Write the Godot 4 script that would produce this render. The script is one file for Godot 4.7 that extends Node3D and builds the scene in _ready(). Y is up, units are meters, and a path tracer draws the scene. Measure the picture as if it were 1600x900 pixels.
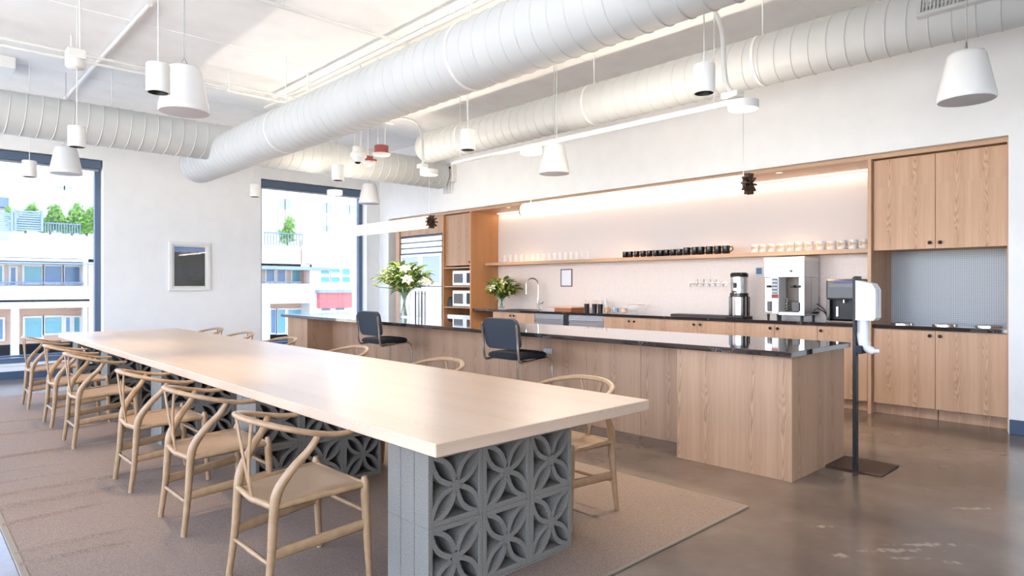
extends Node3D

# ---------------------------------------------------------------- camera model (1600x900 frame)
const F := 1013.5
const CX := 800.0
const CY := 446.5
const EYE := 1.365
var YAW := atan2(960.0, 1013.5)
var used := {}
var M := {}
var rng := RandomNumberGenerator.new()

func ray(px: float, py: float) -> Vector3:
	var fw := Vector3(sin(YAW), 0, -cos(YAW))
	var rt := Vector3(cos(YAW), 0, sin(YAW))
	return fw + rt * ((px - CX) / F) - Vector3.UP * ((py - CY) / F)
func on_y(px: float, py: float, h: float) -> Vector3:
	var d := ray(px, py)
	return Vector3(0, EYE, 0) + d * ((h - EYE) / d.y)
func on_x(px: float, py: float, x: float) -> Vector3:
	var d := ray(px, py)
	return Vector3(0, EYE, 0) + d * (x / d.x)
func on_z(px: float, py: float, z: float) -> Vector3:
	var d := ray(px, py)
	return Vector3(0, EYE, 0) + d * (z / d.z)

# ---------------------------------------------------------------- naming
func numbered(n: String) -> String:
	if not used.has(n):
		used[n] = 0
		return n
	used[n] += 1
	return "%s_%03d" % [n, used[n]]
func tag(o: Node, label: String, category: String, group := "") -> void:
	o.set_meta("label", label)
	o.set_meta("category", category)
	if group != "":
		o.set_meta("group", group)
func thing(called: String, label: String, category: String, at := Vector3.ZERO, turn := 0.0, group := "") -> Node3D:
	var o := Node3D.new()
	o.name = numbered(called)
	add_child(o)
	o.position = at
	o.rotation.y = turn
	tag(o, label, category, group)
	return o
func part(parent: Node, called: String, mesh: Mesh, m: Material, at := Vector3.ZERO, rot := Vector3.ZERO) -> MeshInstance3D:
	var o := MeshInstance3D.new()
	o.name = called
	o.mesh = mesh
	o.material_override = m
	parent.add_child(o, true)
	o.position = at
	o.rotation = rot
	return o
func solo(called: String, label: String, category: String, mesh: Mesh, m: Material, at := Vector3.ZERO, group := "") -> MeshInstance3D:
	var o := part(self, numbered(called), mesh, m, at)
	tag(o, label, category, group)
	return o
func struct(called: String, mesh: Mesh, m: Material, label := "") -> MeshInstance3D:
	var o := part(self, called, mesh, m)
	o.set_meta("kind", "structure")
	if label != "":
		o.set_meta("label", label)
	return o
func copy(o: Node3D, at: Vector3, turn := 0.0, label := "") -> Node3D:
	var base := String(o.name)
	if base.length() > 4 and base[-4] == "_" and base.right(3).is_valid_int():
		base = base.left(-4)
	var c: Node3D = o.duplicate()
	c.name = numbered(base)
	add_child(c)
	c.position = at
	c.rotation.y = turn
	if label != "":
		c.set_meta("label", label)
	return c

# ---------------------------------------------------------------- mesh kit
func S() -> SurfaceTool:
	var st := SurfaceTool.new()
	st.begin(Mesh.PRIMITIVE_TRIANGLES)
	st.set_smooth_group(-1)
	return st
func done(st: SurfaceTool) -> ArrayMesh:
	st.generate_normals()
	return st.commit()
func tri(st: SurfaceTool, a: Vector3, b: Vector3, c: Vector3, inside: Vector3) -> void:
	var n := (b - a).cross(c - a)
	if n.length_squared() < 1e-16:
		return
	st.add_vertex(a)
	if n.dot((a + b + c) / 3.0 - inside) > 0:
		st.add_vertex(c)
		st.add_vertex(b)
	else:
		st.add_vertex(b)
		st.add_vertex(c)
func quad(st: SurfaceTool, a: Vector3, b: Vector3, c: Vector3, d: Vector3, inside: Vector3) -> void:
	tri(st, a, b, c, inside)
	tri(st, a, c, d, inside)
func cbox(st: SurfaceTool, lo: Vector3, hi: Vector3, c := 0.0, xf := Transform3D()) -> void:
	var mid := xf * ((lo + hi) / 2)
	st.set_smooth_group(-1)
	if c <= 0.0:
		var p := []
		for i in 8:
			p.append(xf * Vector3(hi.x if i & 1 else lo.x, hi.y if i & 2 else lo.y, hi.z if i & 4 else lo.z))
		for f in [[0, 1, 3, 2], [4, 5, 7, 6], [0, 1, 5, 4], [2, 3, 7, 6], [0, 2, 6, 4], [1, 3, 7, 5]]:
			quad(st, p[f[0]], p[f[1]], p[f[2]], p[f[3]], mid)
		return
	var q := []  # q[corner][axis]: corner point on the face of that axis
	for i in 8:
		var s := Vector3(1 if i & 1 else -1, 1 if i & 2 else -1, 1 if i & 4 else -1)
		var v := Vector3(hi.x if i & 1 else lo.x, hi.y if i & 2 else lo.y, hi.z if i & 4 else lo.z)
		q.append([xf * (v - Vector3(0, s.y, s.z) * c), xf * (v - Vector3(s.x, 0, s.z) * c), xf * (v - Vector3(s.x, s.y, 0) * c)])
	for f in [[0, 2, 6, 4, 0], [1, 3, 7, 5, 0], [0, 1, 5, 4, 1], [2, 3, 7, 6, 1], [0, 1, 3, 2, 2], [4, 5, 7, 6, 2]]:
		var k: int = f[4]
		quad(st, q[f[0]][k], q[f[1]][k], q[f[2]][k], q[f[3]][k], mid)
	for e in [[0, 1, 1, 2], [2, 3, 1, 2], [4, 5, 1, 2], [6, 7, 1, 2], [0, 2, 0, 2], [1, 3, 0, 2], [4, 6, 0, 2], [5, 7, 0, 2], [0, 4, 0, 1], [1, 5, 0, 1], [2, 6, 0, 1], [3, 7, 0, 1]]:
		quad(st, q[e[0]][e[2]], q[e[1]][e[2]], q[e[1]][e[3]], q[e[0]][e[3]], mid)
	for i in 8:
		tri(st, q[i][0], q[i][1], q[i][2], mid)
func box(lo: Vector3, hi: Vector3, c := 0.0) -> ArrayMesh:
	var st := S()
	cbox(st, lo, hi, c)
	return done(st)
func boxes(list: Array, c := 0.0) -> ArrayMesh:
	var st := S()
	for b in list:
		cbox(st, b[0], b[1], c)
	return done(st)
func smooth(pts: Array, per := 5) -> Array:
	var out := []
	for i in pts.size() - 1:
		var p0: Vector3 = pts[maxi(i - 1, 0)]
		var p1: Vector3 = pts[i]
		var p2: Vector3 = pts[i + 1]
		var p3: Vector3 = pts[mini(i + 2, pts.size() - 1)]
		for k in per:
			var t := float(k) / per
			out.append(0.5 * ((2.0 * p1) + (p2 - p0) * t + (2.0 * p0 - 5.0 * p1 + 4.0 * p2 - p3) * t * t + (3.0 * p1 - p0 - 3.0 * p2 + p3) * t * t * t))
	out.append(pts[-1])
	return out
# swept tube; radii: number or array; flat: width over height across ref
func tube(st: SurfaceTool, pts: Array, radii: Variant, sides := 8, flat := 1.0, ref := Vector3.UP, caps := true) -> void:
	var rings := []
	var last_side := Vector3.ZERO
	var n := pts.size()
	for i in n:
		var d: Vector3 = (pts[mini(i + 1, n - 1)] - pts[maxi(i - 1, 0)]).normalized()
		var side: Vector3
		if i == 0:
			var r: Vector3 = ref
			if absf(d.dot(r)) > 0.95:
				r = Vector3.RIGHT if absf(d.x) < 0.9 else Vector3.BACK
			side = d.cross(r).normalized()
		else:
			side = (last_side - d * last_side.dot(d)).normalized()
		last_side = side
		var up := side.cross(d).normalized()
		var rad: float = radii if radii is float else radii[int(round(float(i) * (radii.size() - 1) / maxf(1.0, n - 1)))] if radii.size() != n else radii[i]
		var ring := []
		for k in sides:
			var a := TAU * k / sides
			ring.append(pts[i] + side * cos(a) * rad * flat + up * sin(a) * rad)
		rings.append(ring)
	for i in n - 1:
		st.set_smooth_group(0)
		var mid: Vector3 = (pts[i] + pts[i + 1]) / 2
		for k in sides:
			var k2 := (k + 1) % sides
			quad(st, rings[i][k], rings[i][k2], rings[i + 1][k2], rings[i + 1][k], mid)
	if caps:
		st.set_smooth_group(-1)
		for k in sides:
			tri(st, pts[0], rings[0][k], rings[0][(k + 1) % sides], pts[1])
			tri(st, pts[n - 1], rings[n - 1][k], rings[n - 1][(k + 1) % sides], pts[n - 2])
	st.set_smooth_group(-1)
func tube_mesh(pts: Array, radii: Variant, sides := 8, flat := 1.0, ref := Vector3.UP) -> ArrayMesh:
	var st := S()
	tube(st, pts, radii, sides, flat, ref)
	return done(st)
# lathe about y: profile of Vector2(radius, y) bottom to top
func lathe(st: SurfaceTool, prof: Array, segs := 24, xf := Transform3D(), hard := 0.5) -> void:
	for i in prof.size() - 1:
		var a: Vector2 = prof[i]
		var b: Vector2 = prof[i + 1]
		var d := (b - a).normalized()
		var out := Vector2(d.y, -d.x)
		var g := 0
		if i > 0:
			var e: Vector2 = (prof[i] - prof[i - 1]).normalized()
			if d.dot(e) < hard:
				lathe_group += 1
		g = lathe_group
		st.set_smooth_group(g % 2 + 2)
		for k in segs:
			var t0 := TAU * k / segs
			var t1 := TAU * (k + 1) / segs
			var c := Vector3(cos(t0), 0, sin(t0))
			var e2 := Vector3(cos(t1), 0, sin(t1))
			var m := (c + e2).normalized()
			var mid2 := (a + b) / 2 - out * 0.01
			var ins := m * mid2.x + Vector3.UP * mid2.y
			quad(st, xf * (c * a.x + Vector3.UP * a.y), xf * (e2 * a.x + Vector3.UP * a.y), xf * (e2 * b.x + Vector3.UP * b.y), xf * (c * b.x + Vector3.UP * b.y), xf * ins)
	lathe_group += 1
	st.set_smooth_group(-1)
var lathe_group := 0
func lathe_mesh(prof: Array, segs := 24, xf := Transform3D()) -> ArrayMesh:
	var st := S()
	lathe(st, prof, segs, xf)
	return done(st)
# extrude a convex polygon in (u,v) -> a + U*u + V*v, by W
func prism(st: SurfaceTool, poly: Array, o: Vector3, U: Vector3, V: Vector3, W: Vector3) -> void:
	st.set_smooth_group(-1)
	var c := Vector2.ZERO
	for p in poly:
		c += p
	c /= poly.size()
	var mid := o + U * c.x + V * c.y + W / 2
	var f := []
	for p in poly:
		f.append(o + U * p.x + V * p.y)
	for i in poly.size():
		var j := (i + 1) % poly.size()
		quad(st, f[i], f[j], f[j] + W, f[i] + W, mid)
		tri(st, o + U * c.x + V * c.y, f[i], f[j], mid)
		tri(st, o + U * c.x + V * c.y + W, f[i] + W, f[j] + W, mid)
func round_rect(w: float, h: float, r: float, n := 5) -> Array:
	var out := []
	for q in 4:
		var c := Vector2((w / 2 - r) * (1 if q == 0 or q == 3 else -1), (h / 2 - r) * (1 if q < 2 else -1))
		for k in n + 1:
			var a := PI / 2 * q + PI / 2 * k / n
			out.append(c + Vector2(cos(a), sin(a)) * r)
	return out
func face(st: SurfaceTool, a: Vector3, b: Vector3, c: Vector3, d: Vector3, inside: Vector3) -> void:
	# a printed face: a = lower left, b = lower right, c = upper right, d = upper left
	var n := (b - a).cross(c - a)
	var order := [[a, Vector2(0, 1)], [b, Vector2(1, 1)], [c, Vector2(1, 0)], [a, Vector2(0, 1)], [c, Vector2(1, 0)], [d, Vector2(0, 0)]]
	if n.dot(a - inside) > 0:
		order = [order[0], order[2], order[1], order[3], order[5], order[4]]
	for o in order:
		st.set_uv(o[1])
		st.add_vertex(o[0])

# ---------------------------------------------------------------- materials
func mat(c: Color, rough := 0.6, metal := 0.0, spec := 0.5) -> StandardMaterial3D:
	var m := StandardMaterial3D.new()
	m.albedo_color = c
	m.roughness = rough
	m.metallic = metal
	m.metallic_specular = spec
	return m
func rgb(r: int, g: int, b: int) -> Color:
	return Color(r / 255.0, g / 255.0, b / 255.0)
func tri_tex(m: StandardMaterial3D, t: Texture2D, scale: Vector3, world := true) -> StandardMaterial3D:
	m.albedo_texture = t
	m.uv1_triplanar = true
	m.uv1_world_triplanar = world
	m.uv1_scale = scale
	m.uv1_triplanar_sharpness = 8.0
	return m
func noise(freq: float, seed_: int, octaves := 4, type := FastNoiseLite.TYPE_SIMPLEX_SMOOTH) -> FastNoiseLite:
	var n := FastNoiseLite.new()
	n.seed = seed_
	n.frequency = freq
	n.noise_type = type
	n.fractal_octaves = octaves
	return n
func noise_tex(size: int, freq: float, seed_: int, stops: Array, octaves := 4) -> NoiseTexture2D:
	var t := NoiseTexture2D.new()
	t.width = size
	t.height = size
	t.seamless = true
	t.noise = noise(freq, seed_, octaves)
	var g := Gradient.new()
	var off := PackedFloat32Array()
	var col := PackedColorArray()
	for s in stops:
		off.append(s[0])
		col.append(s[1])
	g.offsets = off
	g.colors = col
	t.color_ramp = g
	return t
# veneer with cathedral arches, two leaves 0.3 m wide, grain along v (2.4 m)
func veneer(base: Color, dark: Color, seed_: int, strength := 1.0, transpose := false) -> ImageTexture:
	var w := 384
	var h := 768
	var im := Image.create(h if transpose else w, w if transpose else h, false, Image.FORMAT_RGB8)
	var n1 := noise(1.0, seed_, 3)
	var n2 := noise(1.0, seed_ + 7, 2)
	for y in h:
		var Y := 2.4 * y / h
		for x in w:
			var leaf := 0 if x < w / 2 else 1
			var lu := (float(x % (w / 2)) / (w / 2) - 0.5) * 0.3
			lu -= 0.035 if leaf == 0 else -0.03
			var warp: float = n1.get_noise_2d(lu * 9.0 + leaf * 40.0, Y * 1.6)
			var U := lu + warp * 0.02
			var f := Y * 7.0 + (U * U) * 2600.0 * (1.0 if absf(U) < 0.05 else 0.05 / absf(U) * 1.4) + warp * 1.5
			var arch := pow(0.5 + 0.5 * sin(TAU * f), 2.0) * clampf(1.25 - absf(U) / 0.075, 0.12, 1.0)
			var fine: float = n2.get_noise_2d(x * 0.55, Y * 2.2) * 0.5 + 0.5
			var tone: float = n1.get_noise_2d(x * 0.03 + 90.0, Y * 0.5) * 0.5 + 0.5
			var k := clampf((arch * 0.5 + fine * 0.35 + tone * 0.3 - 0.15) * strength, 0.0, 1.0)
			var c := base.lerp(dark, k)
			if transpose:
				im.set_pixel(y, x, c)
			else:
				im.set_pixel(x, y, c)
	return ImageTexture.create_from_image(im)
func vertical_wood(t: Texture2D, rough := 0.5) -> StandardMaterial3D:
	return tri_tex(mat(Color.WHITE, rough), t, Vector3(1 / 0.6, 1 / 2.4, 1 / 0.6))
# wood with the grain along z
func along_wood(t: Texture2D, tt: Texture2D, rough := 0.4) -> Array:
	var top := tri_tex(mat(Color.WHITE, rough), t, Vector3(1 / 0.6, 1 / 2.4, 1 / 2.4))
	var side := tri_tex(mat(Color.WHITE, rough), tt, Vector3(1 / 2.4, 1 / 0.6, 1 / 2.4))
	return [top, side]
func floor_texture() -> ImageTexture:
	var n := 1024
	var im := Image.create(n, n, false, Image.FORMAT_RGB8)
	var a := noise(0.004, 11, 5)
	var b := noise(0.02, 5, 4)
	var c := noise(0.11, 21, 2)
	var g1 := rgb(136, 120, 108)
	var g2 := rgb(98, 86, 78)
	var pale := rgb(176, 166, 156)
	# the pale mineral stains on the slab in front of the cabinets
	var stains := []
	for s in [[1400, 860, 0.2, 0.03], [1445, 851, 0.2, 0.028], [1420, 872, 0.12, 0.02], [1285, 822, 0.07, 0.03], [1275, 905, 0.05, 0.03], [1520, 795, 0.12, 0.03], [1490, 878, 0.06, 0.03], [1310, 868, 0.05, 0.03]]:
		var p := on_y(s[0], s[1], 0)
		stains.append([Vector2(fposmod(p.x / 8.0, 1.0) * n, fposmod(p.z / 8.0, 1.0) * n), s[2] / 8.0 * n, s[3] / 8.0 * n])
	for y in n:
		for x in n:
			var v: float = a.get_noise_2d(x, y) * 0.9 + b.get_noise_2d(x, y) * 0.25 + c.get_noise_2d(x, y) * 0.06
			# blend across the edge so that the tile repeats without a seam
			if y > n - 128:
				var t := (y - (n - 128)) / 128.0
				var v2: float = a.get_noise_2d(x, y - n) * 0.9 + b.get_noise_2d(x, y - n) * 0.25 + c.get_noise_2d(x, y) * 0.06
				v = lerpf(v, v2, t)
			if x > n - 128:
				var t := (x - (n - 128)) / 128.0
				var v2: float = a.get_noise_2d(x - n, y) * 0.9 + b.get_noise_2d(x - n, y) * 0.25 + c.get_noise_2d(x, y) * 0.06
				v = lerpf(v, v2, t)
			var col := g2.lerp(g1, clampf(v * 0.9 + 0.55, 0, 1))
			for s in stains:
				var d: Vector2 = Vector2(x, y) - s[0]
				d = d.rotated(-0.75)
				var e := 1.0 - Vector2(d.x / s[1], d.y / s[2]).length()
				if e > -0.4:
					var k: float = e + b.get_noise_2d(x * 7.0, y * 7.0) * 1.1
					col = col.lerp(pale, clampf(k * 1.4 - 0.3, 0, 0.6))
			im.set_pixel(x, y, col)
	return ImageTexture.create_from_image(im)
func marble_texture() -> ImageTexture:
	var n := 768
	var im := Image.create(n, n, false, Image.FORMAT_RGB8)
	var a := noise(0.006, 33, 4)
	a.domain_warp_enabled = true
	a.domain_warp_amplitude = 60.0
	var b := noise(0.0035, 71, 3)
	for y in n:
		for x in n:
			var v: float = absf(a.get_noise_2d(x, y))
			var gate: float = b.get_noise_2d(x + 900, y)
			var vein := pow(clampf(1.0 - v * 26.0, 0, 1), 1.5) * clampf(gate * 4.0 - 0.2, 0, 1)
			im.set_pixel(x, y, rgb(33, 35, 41).lerp(rgb(205, 205, 208), clampf(vein, 0, 0.9)))
	return ImageTexture.create_from_image(im)
func rug_texture() -> ImageTexture:
	var n := 512
	var im := Image.create(n, n, false, Image.FORMAT_RGB8)
	rng.seed = 4
	for y in n:
		for x in n:
			var weave := 0.5 + 0.25 * sin(TAU * x / 4.0) * sin(TAU * y / 4.0) + rng.randf_range(-0.35, 0.35)
			im.set_pixel(x, y, rgb(100, 84, 73).lerp(rgb(176, 152, 136), clampf(weave, 0, 1)))
	return ImageTexture.create_from_image(im)
func grid_texture(tile: Color, grout: Color, cells: int, line: int) -> ImageTexture:
	var n := cells * 16
	var im := Image.create(n, n, false, Image.FORMAT_RGB8)
	rng.seed = 9
	im.fill(grout)
	for j in cells:
		for i in cells:
			var c := tile * rng.randf_range(0.985, 1.01)
			im.fill_rect(Rect2i(i * 16, j * 16, 16 - line, 16 - line), Color(minf(c.r, 1), minf(c.g, 1), minf(c.b, 1)))
	return ImageTexture.create_from_image(im)
func glow(c: Color, e: float) -> StandardMaterial3D:
	var m := mat(c, 0.5)
	m.emission_enabled = true
	m.emission = c
	m.emission_energy_multiplier = e
	return m
func glass(c := Color(0.9, 0.97, 1.0, 0.08), rough := 0.02) -> StandardMaterial3D:
	var m := mat(c, rough)
	m.transparency = BaseMaterial3D.TRANSPARENCY_ALPHA
	return m

func make_materials() -> void:
	M.wall = tri_tex(mat(Color.WHITE, 0.85), noise_tex(256, 0.02, 3, [[0.0, rgb(235, 236, 237)], [1.0, rgb(240, 241, 241)]], 3), Vector3.ONE * 0.5)
	M.ceiling = tri_tex(mat(Color.WHITE, 0.9), noise_tex(512, 0.012, 8, [[0.0, rgb(240, 240, 239)], [0.5, rgb(245, 245, 244)], [1.0, rgb(248, 248, 247)]], 5), Vector3.ONE * 0.3)
	M.white = mat(rgb(226, 226, 224), 0.55)
	M.duct = mat(rgb(193, 196, 197), 0.5)
	M.white_gloss = mat(rgb(226, 227, 228), 0.25)
	M.floor = tri_tex(mat(Color.WHITE, 0.2, 0.0, 0.55), floor_texture(), Vector3.ONE / 8.0)
	M.floor.roughness_texture = noise_tex(512, 0.012, 77, [[0.0, Color(0.55, 0.55, 0.55)], [1.0, Color(1, 1, 1)]], 4)
	M.floor.roughness = 0.22
	var oak := veneer(rgb(212, 174, 143), rgb(158, 118, 86), 2)
	var oak_t := veneer(rgb(206, 170, 138), rgb(150, 112, 80), 2, 1.0, true)
	M.oak = vertical_wood(oak, 0.5)
	M.oak_along = along_wood(oak, oak_t)
	var isl := veneer(rgb(200, 162, 131), rgb(144, 108, 80), 12)
	M.island = vertical_wood(isl, 0.5)
	var amber := veneer(rgb(205, 150, 100), rgb(165, 108, 64), 22, 0.7)
	M.amber = vertical_wood(amber, 0.5)
	var pale := veneer(rgb(213, 186, 161), rgb(187, 157, 131), 31, 0.75)
	var pale_t := veneer(rgb(213, 186, 161), rgb(187, 157, 131), 31, 0.75, true)
	M.table = along_wood(pale, pale_t, 0.3)
	M.table[0].metallic_specular = 0.65
	M.chair = tri_tex(mat(Color.WHITE, 0.36), noise_tex(256, 0.02, 15, [[0.0, rgb(154, 120, 86)], [0.5, rgb(166, 132, 97)], [1.0, rgb(176, 143, 108)]], 4), Vector3(2.5, 2.5, 2.5), false)
	M.cord = tri_tex(mat(Color.WHITE, 0.75), grid_texture(rgb(184, 154, 124), rgb(146, 116, 88), 32, 4), Vector3(4, 4, 4), false)
	M.block = tri_tex(mat(Color.WHITE, 0.9), noise_tex(512, 0.13, 40, [[0.0, rgb(90, 85, 77)], [0.4, rgb(119, 113, 104)], [0.65, rgb(131, 125, 116)], [0.85, rgb(156, 150, 142)], [1.0, rgb(184, 179, 171)]], 5), Vector3.ONE * 2.6)
	M.marble = tri_tex(mat(Color.WHITE, 0.05, 0.0, 0.9), marble_texture(), Vector3.ONE * 0.55)
	M.marble.clearcoat_enabled = true
	M.marble.clearcoat = 1.0
	M.marble.clearcoat_roughness = 0.04
	M.rug = tri_tex(mat(Color.WHITE, 0.8, 0.0, 0.45), rug_texture(), Vector3.ONE * 0.75)
	M.rug_edge = mat(rgb(142, 128, 112), 0.9)
	M.navy = mat(rgb(62, 82, 108), 0.5)
	M.frame_dark = mat(rgb(84, 101, 124), 0.45)
	M.black = mat(rgb(22, 22, 24), 0.45)
	M.black_gloss = mat(rgb(18, 18, 20), 0.12)
	M.fabric = mat(rgb(30, 32, 38), 0.9)
	M.fabric_back = mat(rgb(46, 52, 62), 0.85)
	M.steel = mat(rgb(196, 198, 202), 0.28, 0.9)
	M.chrome = mat(rgb(214, 212, 208), 0.14, 1.0)
	M.bronze = mat(rgb(70, 50, 40), 0.4, 0.4)
	M.tile_gray = tri_tex(mat(Color.WHITE, 0.3), grid_texture(rgb(150, 157, 164), rgb(188, 192, 196), 16, 3), Vector3.ONE * 3.2)
	M.tile_pink = tri_tex(mat(Color.WHITE, 0.35), grid_texture(rgb(240, 224, 214), rgb(229, 213, 203), 16, 2), Vector3.ONE * 2.4)
	M.paint_warm = mat(rgb(228, 220, 216), 0.8)
	M.pane = glass()
	M.clear = glass(Color(0.9, 0.95, 0.95, 0.02), 0.03)
	M.clear.metallic_specular = 0.35
	M.vase = glass(Color(0.8, 0.9, 0.86, 0.1), 0.03)
	M.tinted = glass(Color(0.2, 0.24, 0.28, 0.42), 0.02)
	M.red = mat(rgb(152, 74, 70), 0.5)
	M.lamp = glow(Color(1.0, 0.92, 0.82), 0.45)
	M.lens = glow(Color(1.0, 0.92, 0.82), 0.8)
	M.knob = mat(rgb(40, 36, 34), 0.4, 0.3)
	M.carcass = mat(rgb(196, 164, 134), 0.7)

# ---------------------------------------------------------------- entry
func _ready() -> void:
	var cam := Camera3D.new()
	cam.name = "camera"
	add_child(cam)
	cam.position = Vector3(0, EYE, 0)
	cam.rotation.y = -YAW
	cam.projection = Camera3D.PROJECTION_FRUSTUM
	cam.near = 0.05
	cam.far = 300.0
	cam.size = 0.05 * 900.0 / F
	cam.frustum_offset = Vector2(0, -0.05 * (450.0 - CY) / F)
	cam.current = true
	var we := WorldEnvironment.new()
	we.name = "environment"
	var env := Environment.new()
	env.background_mode = Environment.BG_SKY
	var sky := Sky.new()
	var sm := ProceduralSkyMaterial.new()
	sm.sky_top_color = Color(0.68, 0.81, 1.0)
	sm.sky_horizon_color = Color(0.92, 0.955, 1.0)
	sm.ground_horizon_color = Color(0.93, 0.93, 0.92)
	sm.ground_bottom_color = Color(0.92, 0.91, 0.89)
	sm.sky_energy_multiplier = 1.0
	sky.sky_material = sm
	env.sky = sky
	env.background_energy_multiplier = 3.2
	env.tonemap_mode = Environment.TONE_MAPPER_LINEAR
	env.tonemap_exposure = 4.0
	env.sdfgi_enabled = true
	env.ssao_enabled = true
	env.ssil_enabled = true
	we.environment = env
	add_child(we)
	var sun := DirectionalLight3D.new()
	sun.name = "sun"
	sun.light_color = Color(1.0, 0.95, 0.88)
	sun.light_energy = 0.5
	sun.light_angular_distance = 0.5
	sun.shadow_enabled = true
	add_child(sun)
	sun.look_at_from_position(Vector3(26, 40, 6), Vector3.ZERO)
	make_materials()
	shell()
	window_units()
	ducts()
	dining_table()
	rug()
	chairs()
	island()
	kitchen()
	fridge_and_tower()
	counter_things()
	shelf_things()
	stools()
	sanitizer()
	pendants()
	ceiling_services()
	flowers()
	wall_picture()
	outside()

# ---------------------------------------------------------------- room shell
const XW := 7.44      # room face of the kitchen wall
const XF := 7.52      # front of the wooden frame in the niche
const XD := 7.57      # door fronts
const XB := 8.2       # back of the niche
const NT := 2.755     # top of the niche
const CT := 0.953     # kitchen counter height
const ZW := -11.95    # room face of the window wall
const CEIL := 4.15
const NZ0 := -1.195   # niche, near end
const NZ1 := -11.6    # niche, far end

func shell() -> void:
	struct("floor", box(Vector3(-3.4, -0.25, -12.3), Vector3(8.45, 0, 4.3)), M.floor, "polished grey brown concrete floor with mottled cloudy stains")
	var c := struct("ceiling", box(Vector3(-3.4, CEIL, -12.3), Vector3(8.45, CEIL + 0.25, 4.3)), M.ceiling, "white painted concrete ceiling with exposed services")
	# seams between the slab's formwork panels stand a little proud
	for z in [-7.7, -5.2, -2.7, -10.2]:
		part(c, "formwork_seam", box(Vector3(-3.2, CEIL - 0.006, z - 0.01), Vector3(XW, CEIL, z + 0.01)), M.ceiling)
	struct("trim_1", box(Vector3(-3.2, CEIL - 0.14, -10.6), Vector3(1.05, CEIL, -9.9), 0.01), M.ceiling)
	struct("wall_kitchen", box(Vector3(XW, 0, NZ0), Vector3(8.45, NT, 4.3)), M.wall, "white painted wall beside the oak kitchen cabinets")
	struct("wall_upper", box(Vector3(XW, NT, -12.3), Vector3(8.45, CEIL, 4.3)), M.wall, "white painted wall above the kitchen niche")
	struct("wall_corner", box(Vector3(XW, 0, -12.3), Vector3(8.45, NT, NZ1)), M.wall)
	struct("wall_niche", box(Vector3(XB + 0.022, 0, NZ1), Vector3(8.45, NT, NZ0)), M.wall)
	var w1 := on_z(161.5, 400, ZW).x
	struct("wall_window", boxes([
		[Vector3(-3.4, 3.36, -12.25), Vector3(XW, CEIL, ZW)],
		[Vector3(-3.4, 0, -12.25), Vector3(XW, 0.2, ZW)],
		[Vector3(-3.4, 0.2, -12.25), Vector3(-1.4, 3.36, ZW)],
		[Vector3(w1, 0.2, -12.25), Vector3(4.9, 3.36, ZW)],
		[Vector3(7.13, 0.2, -12.25), Vector3(XW, 3.36, ZW)]]), M.wall, "white painted wall between the two tall windows")
	# the glazed side of the room, left of the camera
	var side := []
	side.append([Vector3(-3.4, 3.5, ZW), Vector3(-3.15, CEIL, 4.3)])
	side.append([Vector3(-3.4, 0, ZW), Vector3(-3.15, 0.2, 4.3)])
	for z in [-11.95, -8.2, -4.5, -0.8, 2.9]:
		side.append([Vector3(-3.4, 0.2, z), Vector3(-3.15, 3.5, z + (0.5 if z < 2 else 1.4))])
	struct("wall_left", boxes(side), M.wall)
	var rear := [[Vector3(-3.15, 3.5, 4.05), Vector3(XW, CEIL, 4.3)], [Vector3(-3.15, 0, 4.05), Vector3(XW, 0.2, 4.3)], [Vector3(-3.15, 0.2, 4.05), Vector3(-2.6, 3.5, 4.3)], [Vector3(-1.0, 0.2, 4.05), Vector3(XW, 3.5, 4.3)]]
	struct("wall_rear", boxes(rear), M.wall)
	struct("baseboard_window", box(Vector3(-3.1, 0, ZW), Vector3(XW - 0.02, 0.11, ZW + 0.02), 0.003), M.navy)
	struct("baseboard_kitchen", box(Vector3(XW - 0.022, 0, NZ0 + 0.01), Vector3(XW, 0.135, 4.05), 0.003), M.navy, "dark blue skirting board at the foot of the white wall")
	struct("baseboard_corner", box(Vector3(XW - 0.022, 0, ZW + 0.02), Vector3(XW, 0.135, NZ1 - 0.02), 0.003), M.navy)

func window_unit(called: String, x0: float, x1: float, mullions: Array, y0: float, y1: float) -> void:
	var z0 := -12.22
	var z1 := -12.12
	var fr := 0.085
	var o := struct(called, boxes([
		[Vector3(x0, y0, z0), Vector3(x1, y0 + fr, z1)], [Vector3(x0, y1 - fr, z0), Vector3(x1, y1, z1)],
		[Vector3(x0, y0 + fr, z0), Vector3(x0 + fr, y1 - fr, z1)], [Vector3(x1 - fr, y0 + fr, z0), Vector3(x1, y1 - fr, z1)]], 0.006), M.frame_dark, "tall window with a slim dark blue grey frame")
	var xs := [x0 + fr]
	for m in mullions:
		part(o, "mullion", box(Vector3(m - 0.03, y0 + fr, z0), Vector3(m + 0.03, y1 - fr, z1), 0.006), M.frame_dark)
		xs.append(m)
	xs.append(x1 - fr)
	for i in xs.size() - 1:
		part(o, "pane", box(Vector3(xs[i], y0 + fr, -12.18), Vector3(xs[i + 1], y1 - fr, -12.172)), M.tinted)
	part(o, "shade_box", box(Vector3(x0 + 0.02, y1 - 0.14, -12.1), Vector3(x1 - 0.02, y1 - 0.01, -11.99), 0.008), M.frame_dark)
	part(o, "shade_hem", box(Vector3(x0 + 0.05, y1 - 0.175, -12.06), Vector3(x1 - 0.05, y1 - 0.14, -12.04), 0.004), M.steel)
	part(o, "sill", box(Vector3(x0, y0 - 0.02, -12.12), Vector3(x1, y0 + 0.012, -11.94), 0.004), M.white)
	part(o, "base_rail", box(Vector3(x0, y0 + 0.1, -12.13), Vector3(x1, y0 + 0.13, -12.08), 0.004), M.frame_dark)
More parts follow.
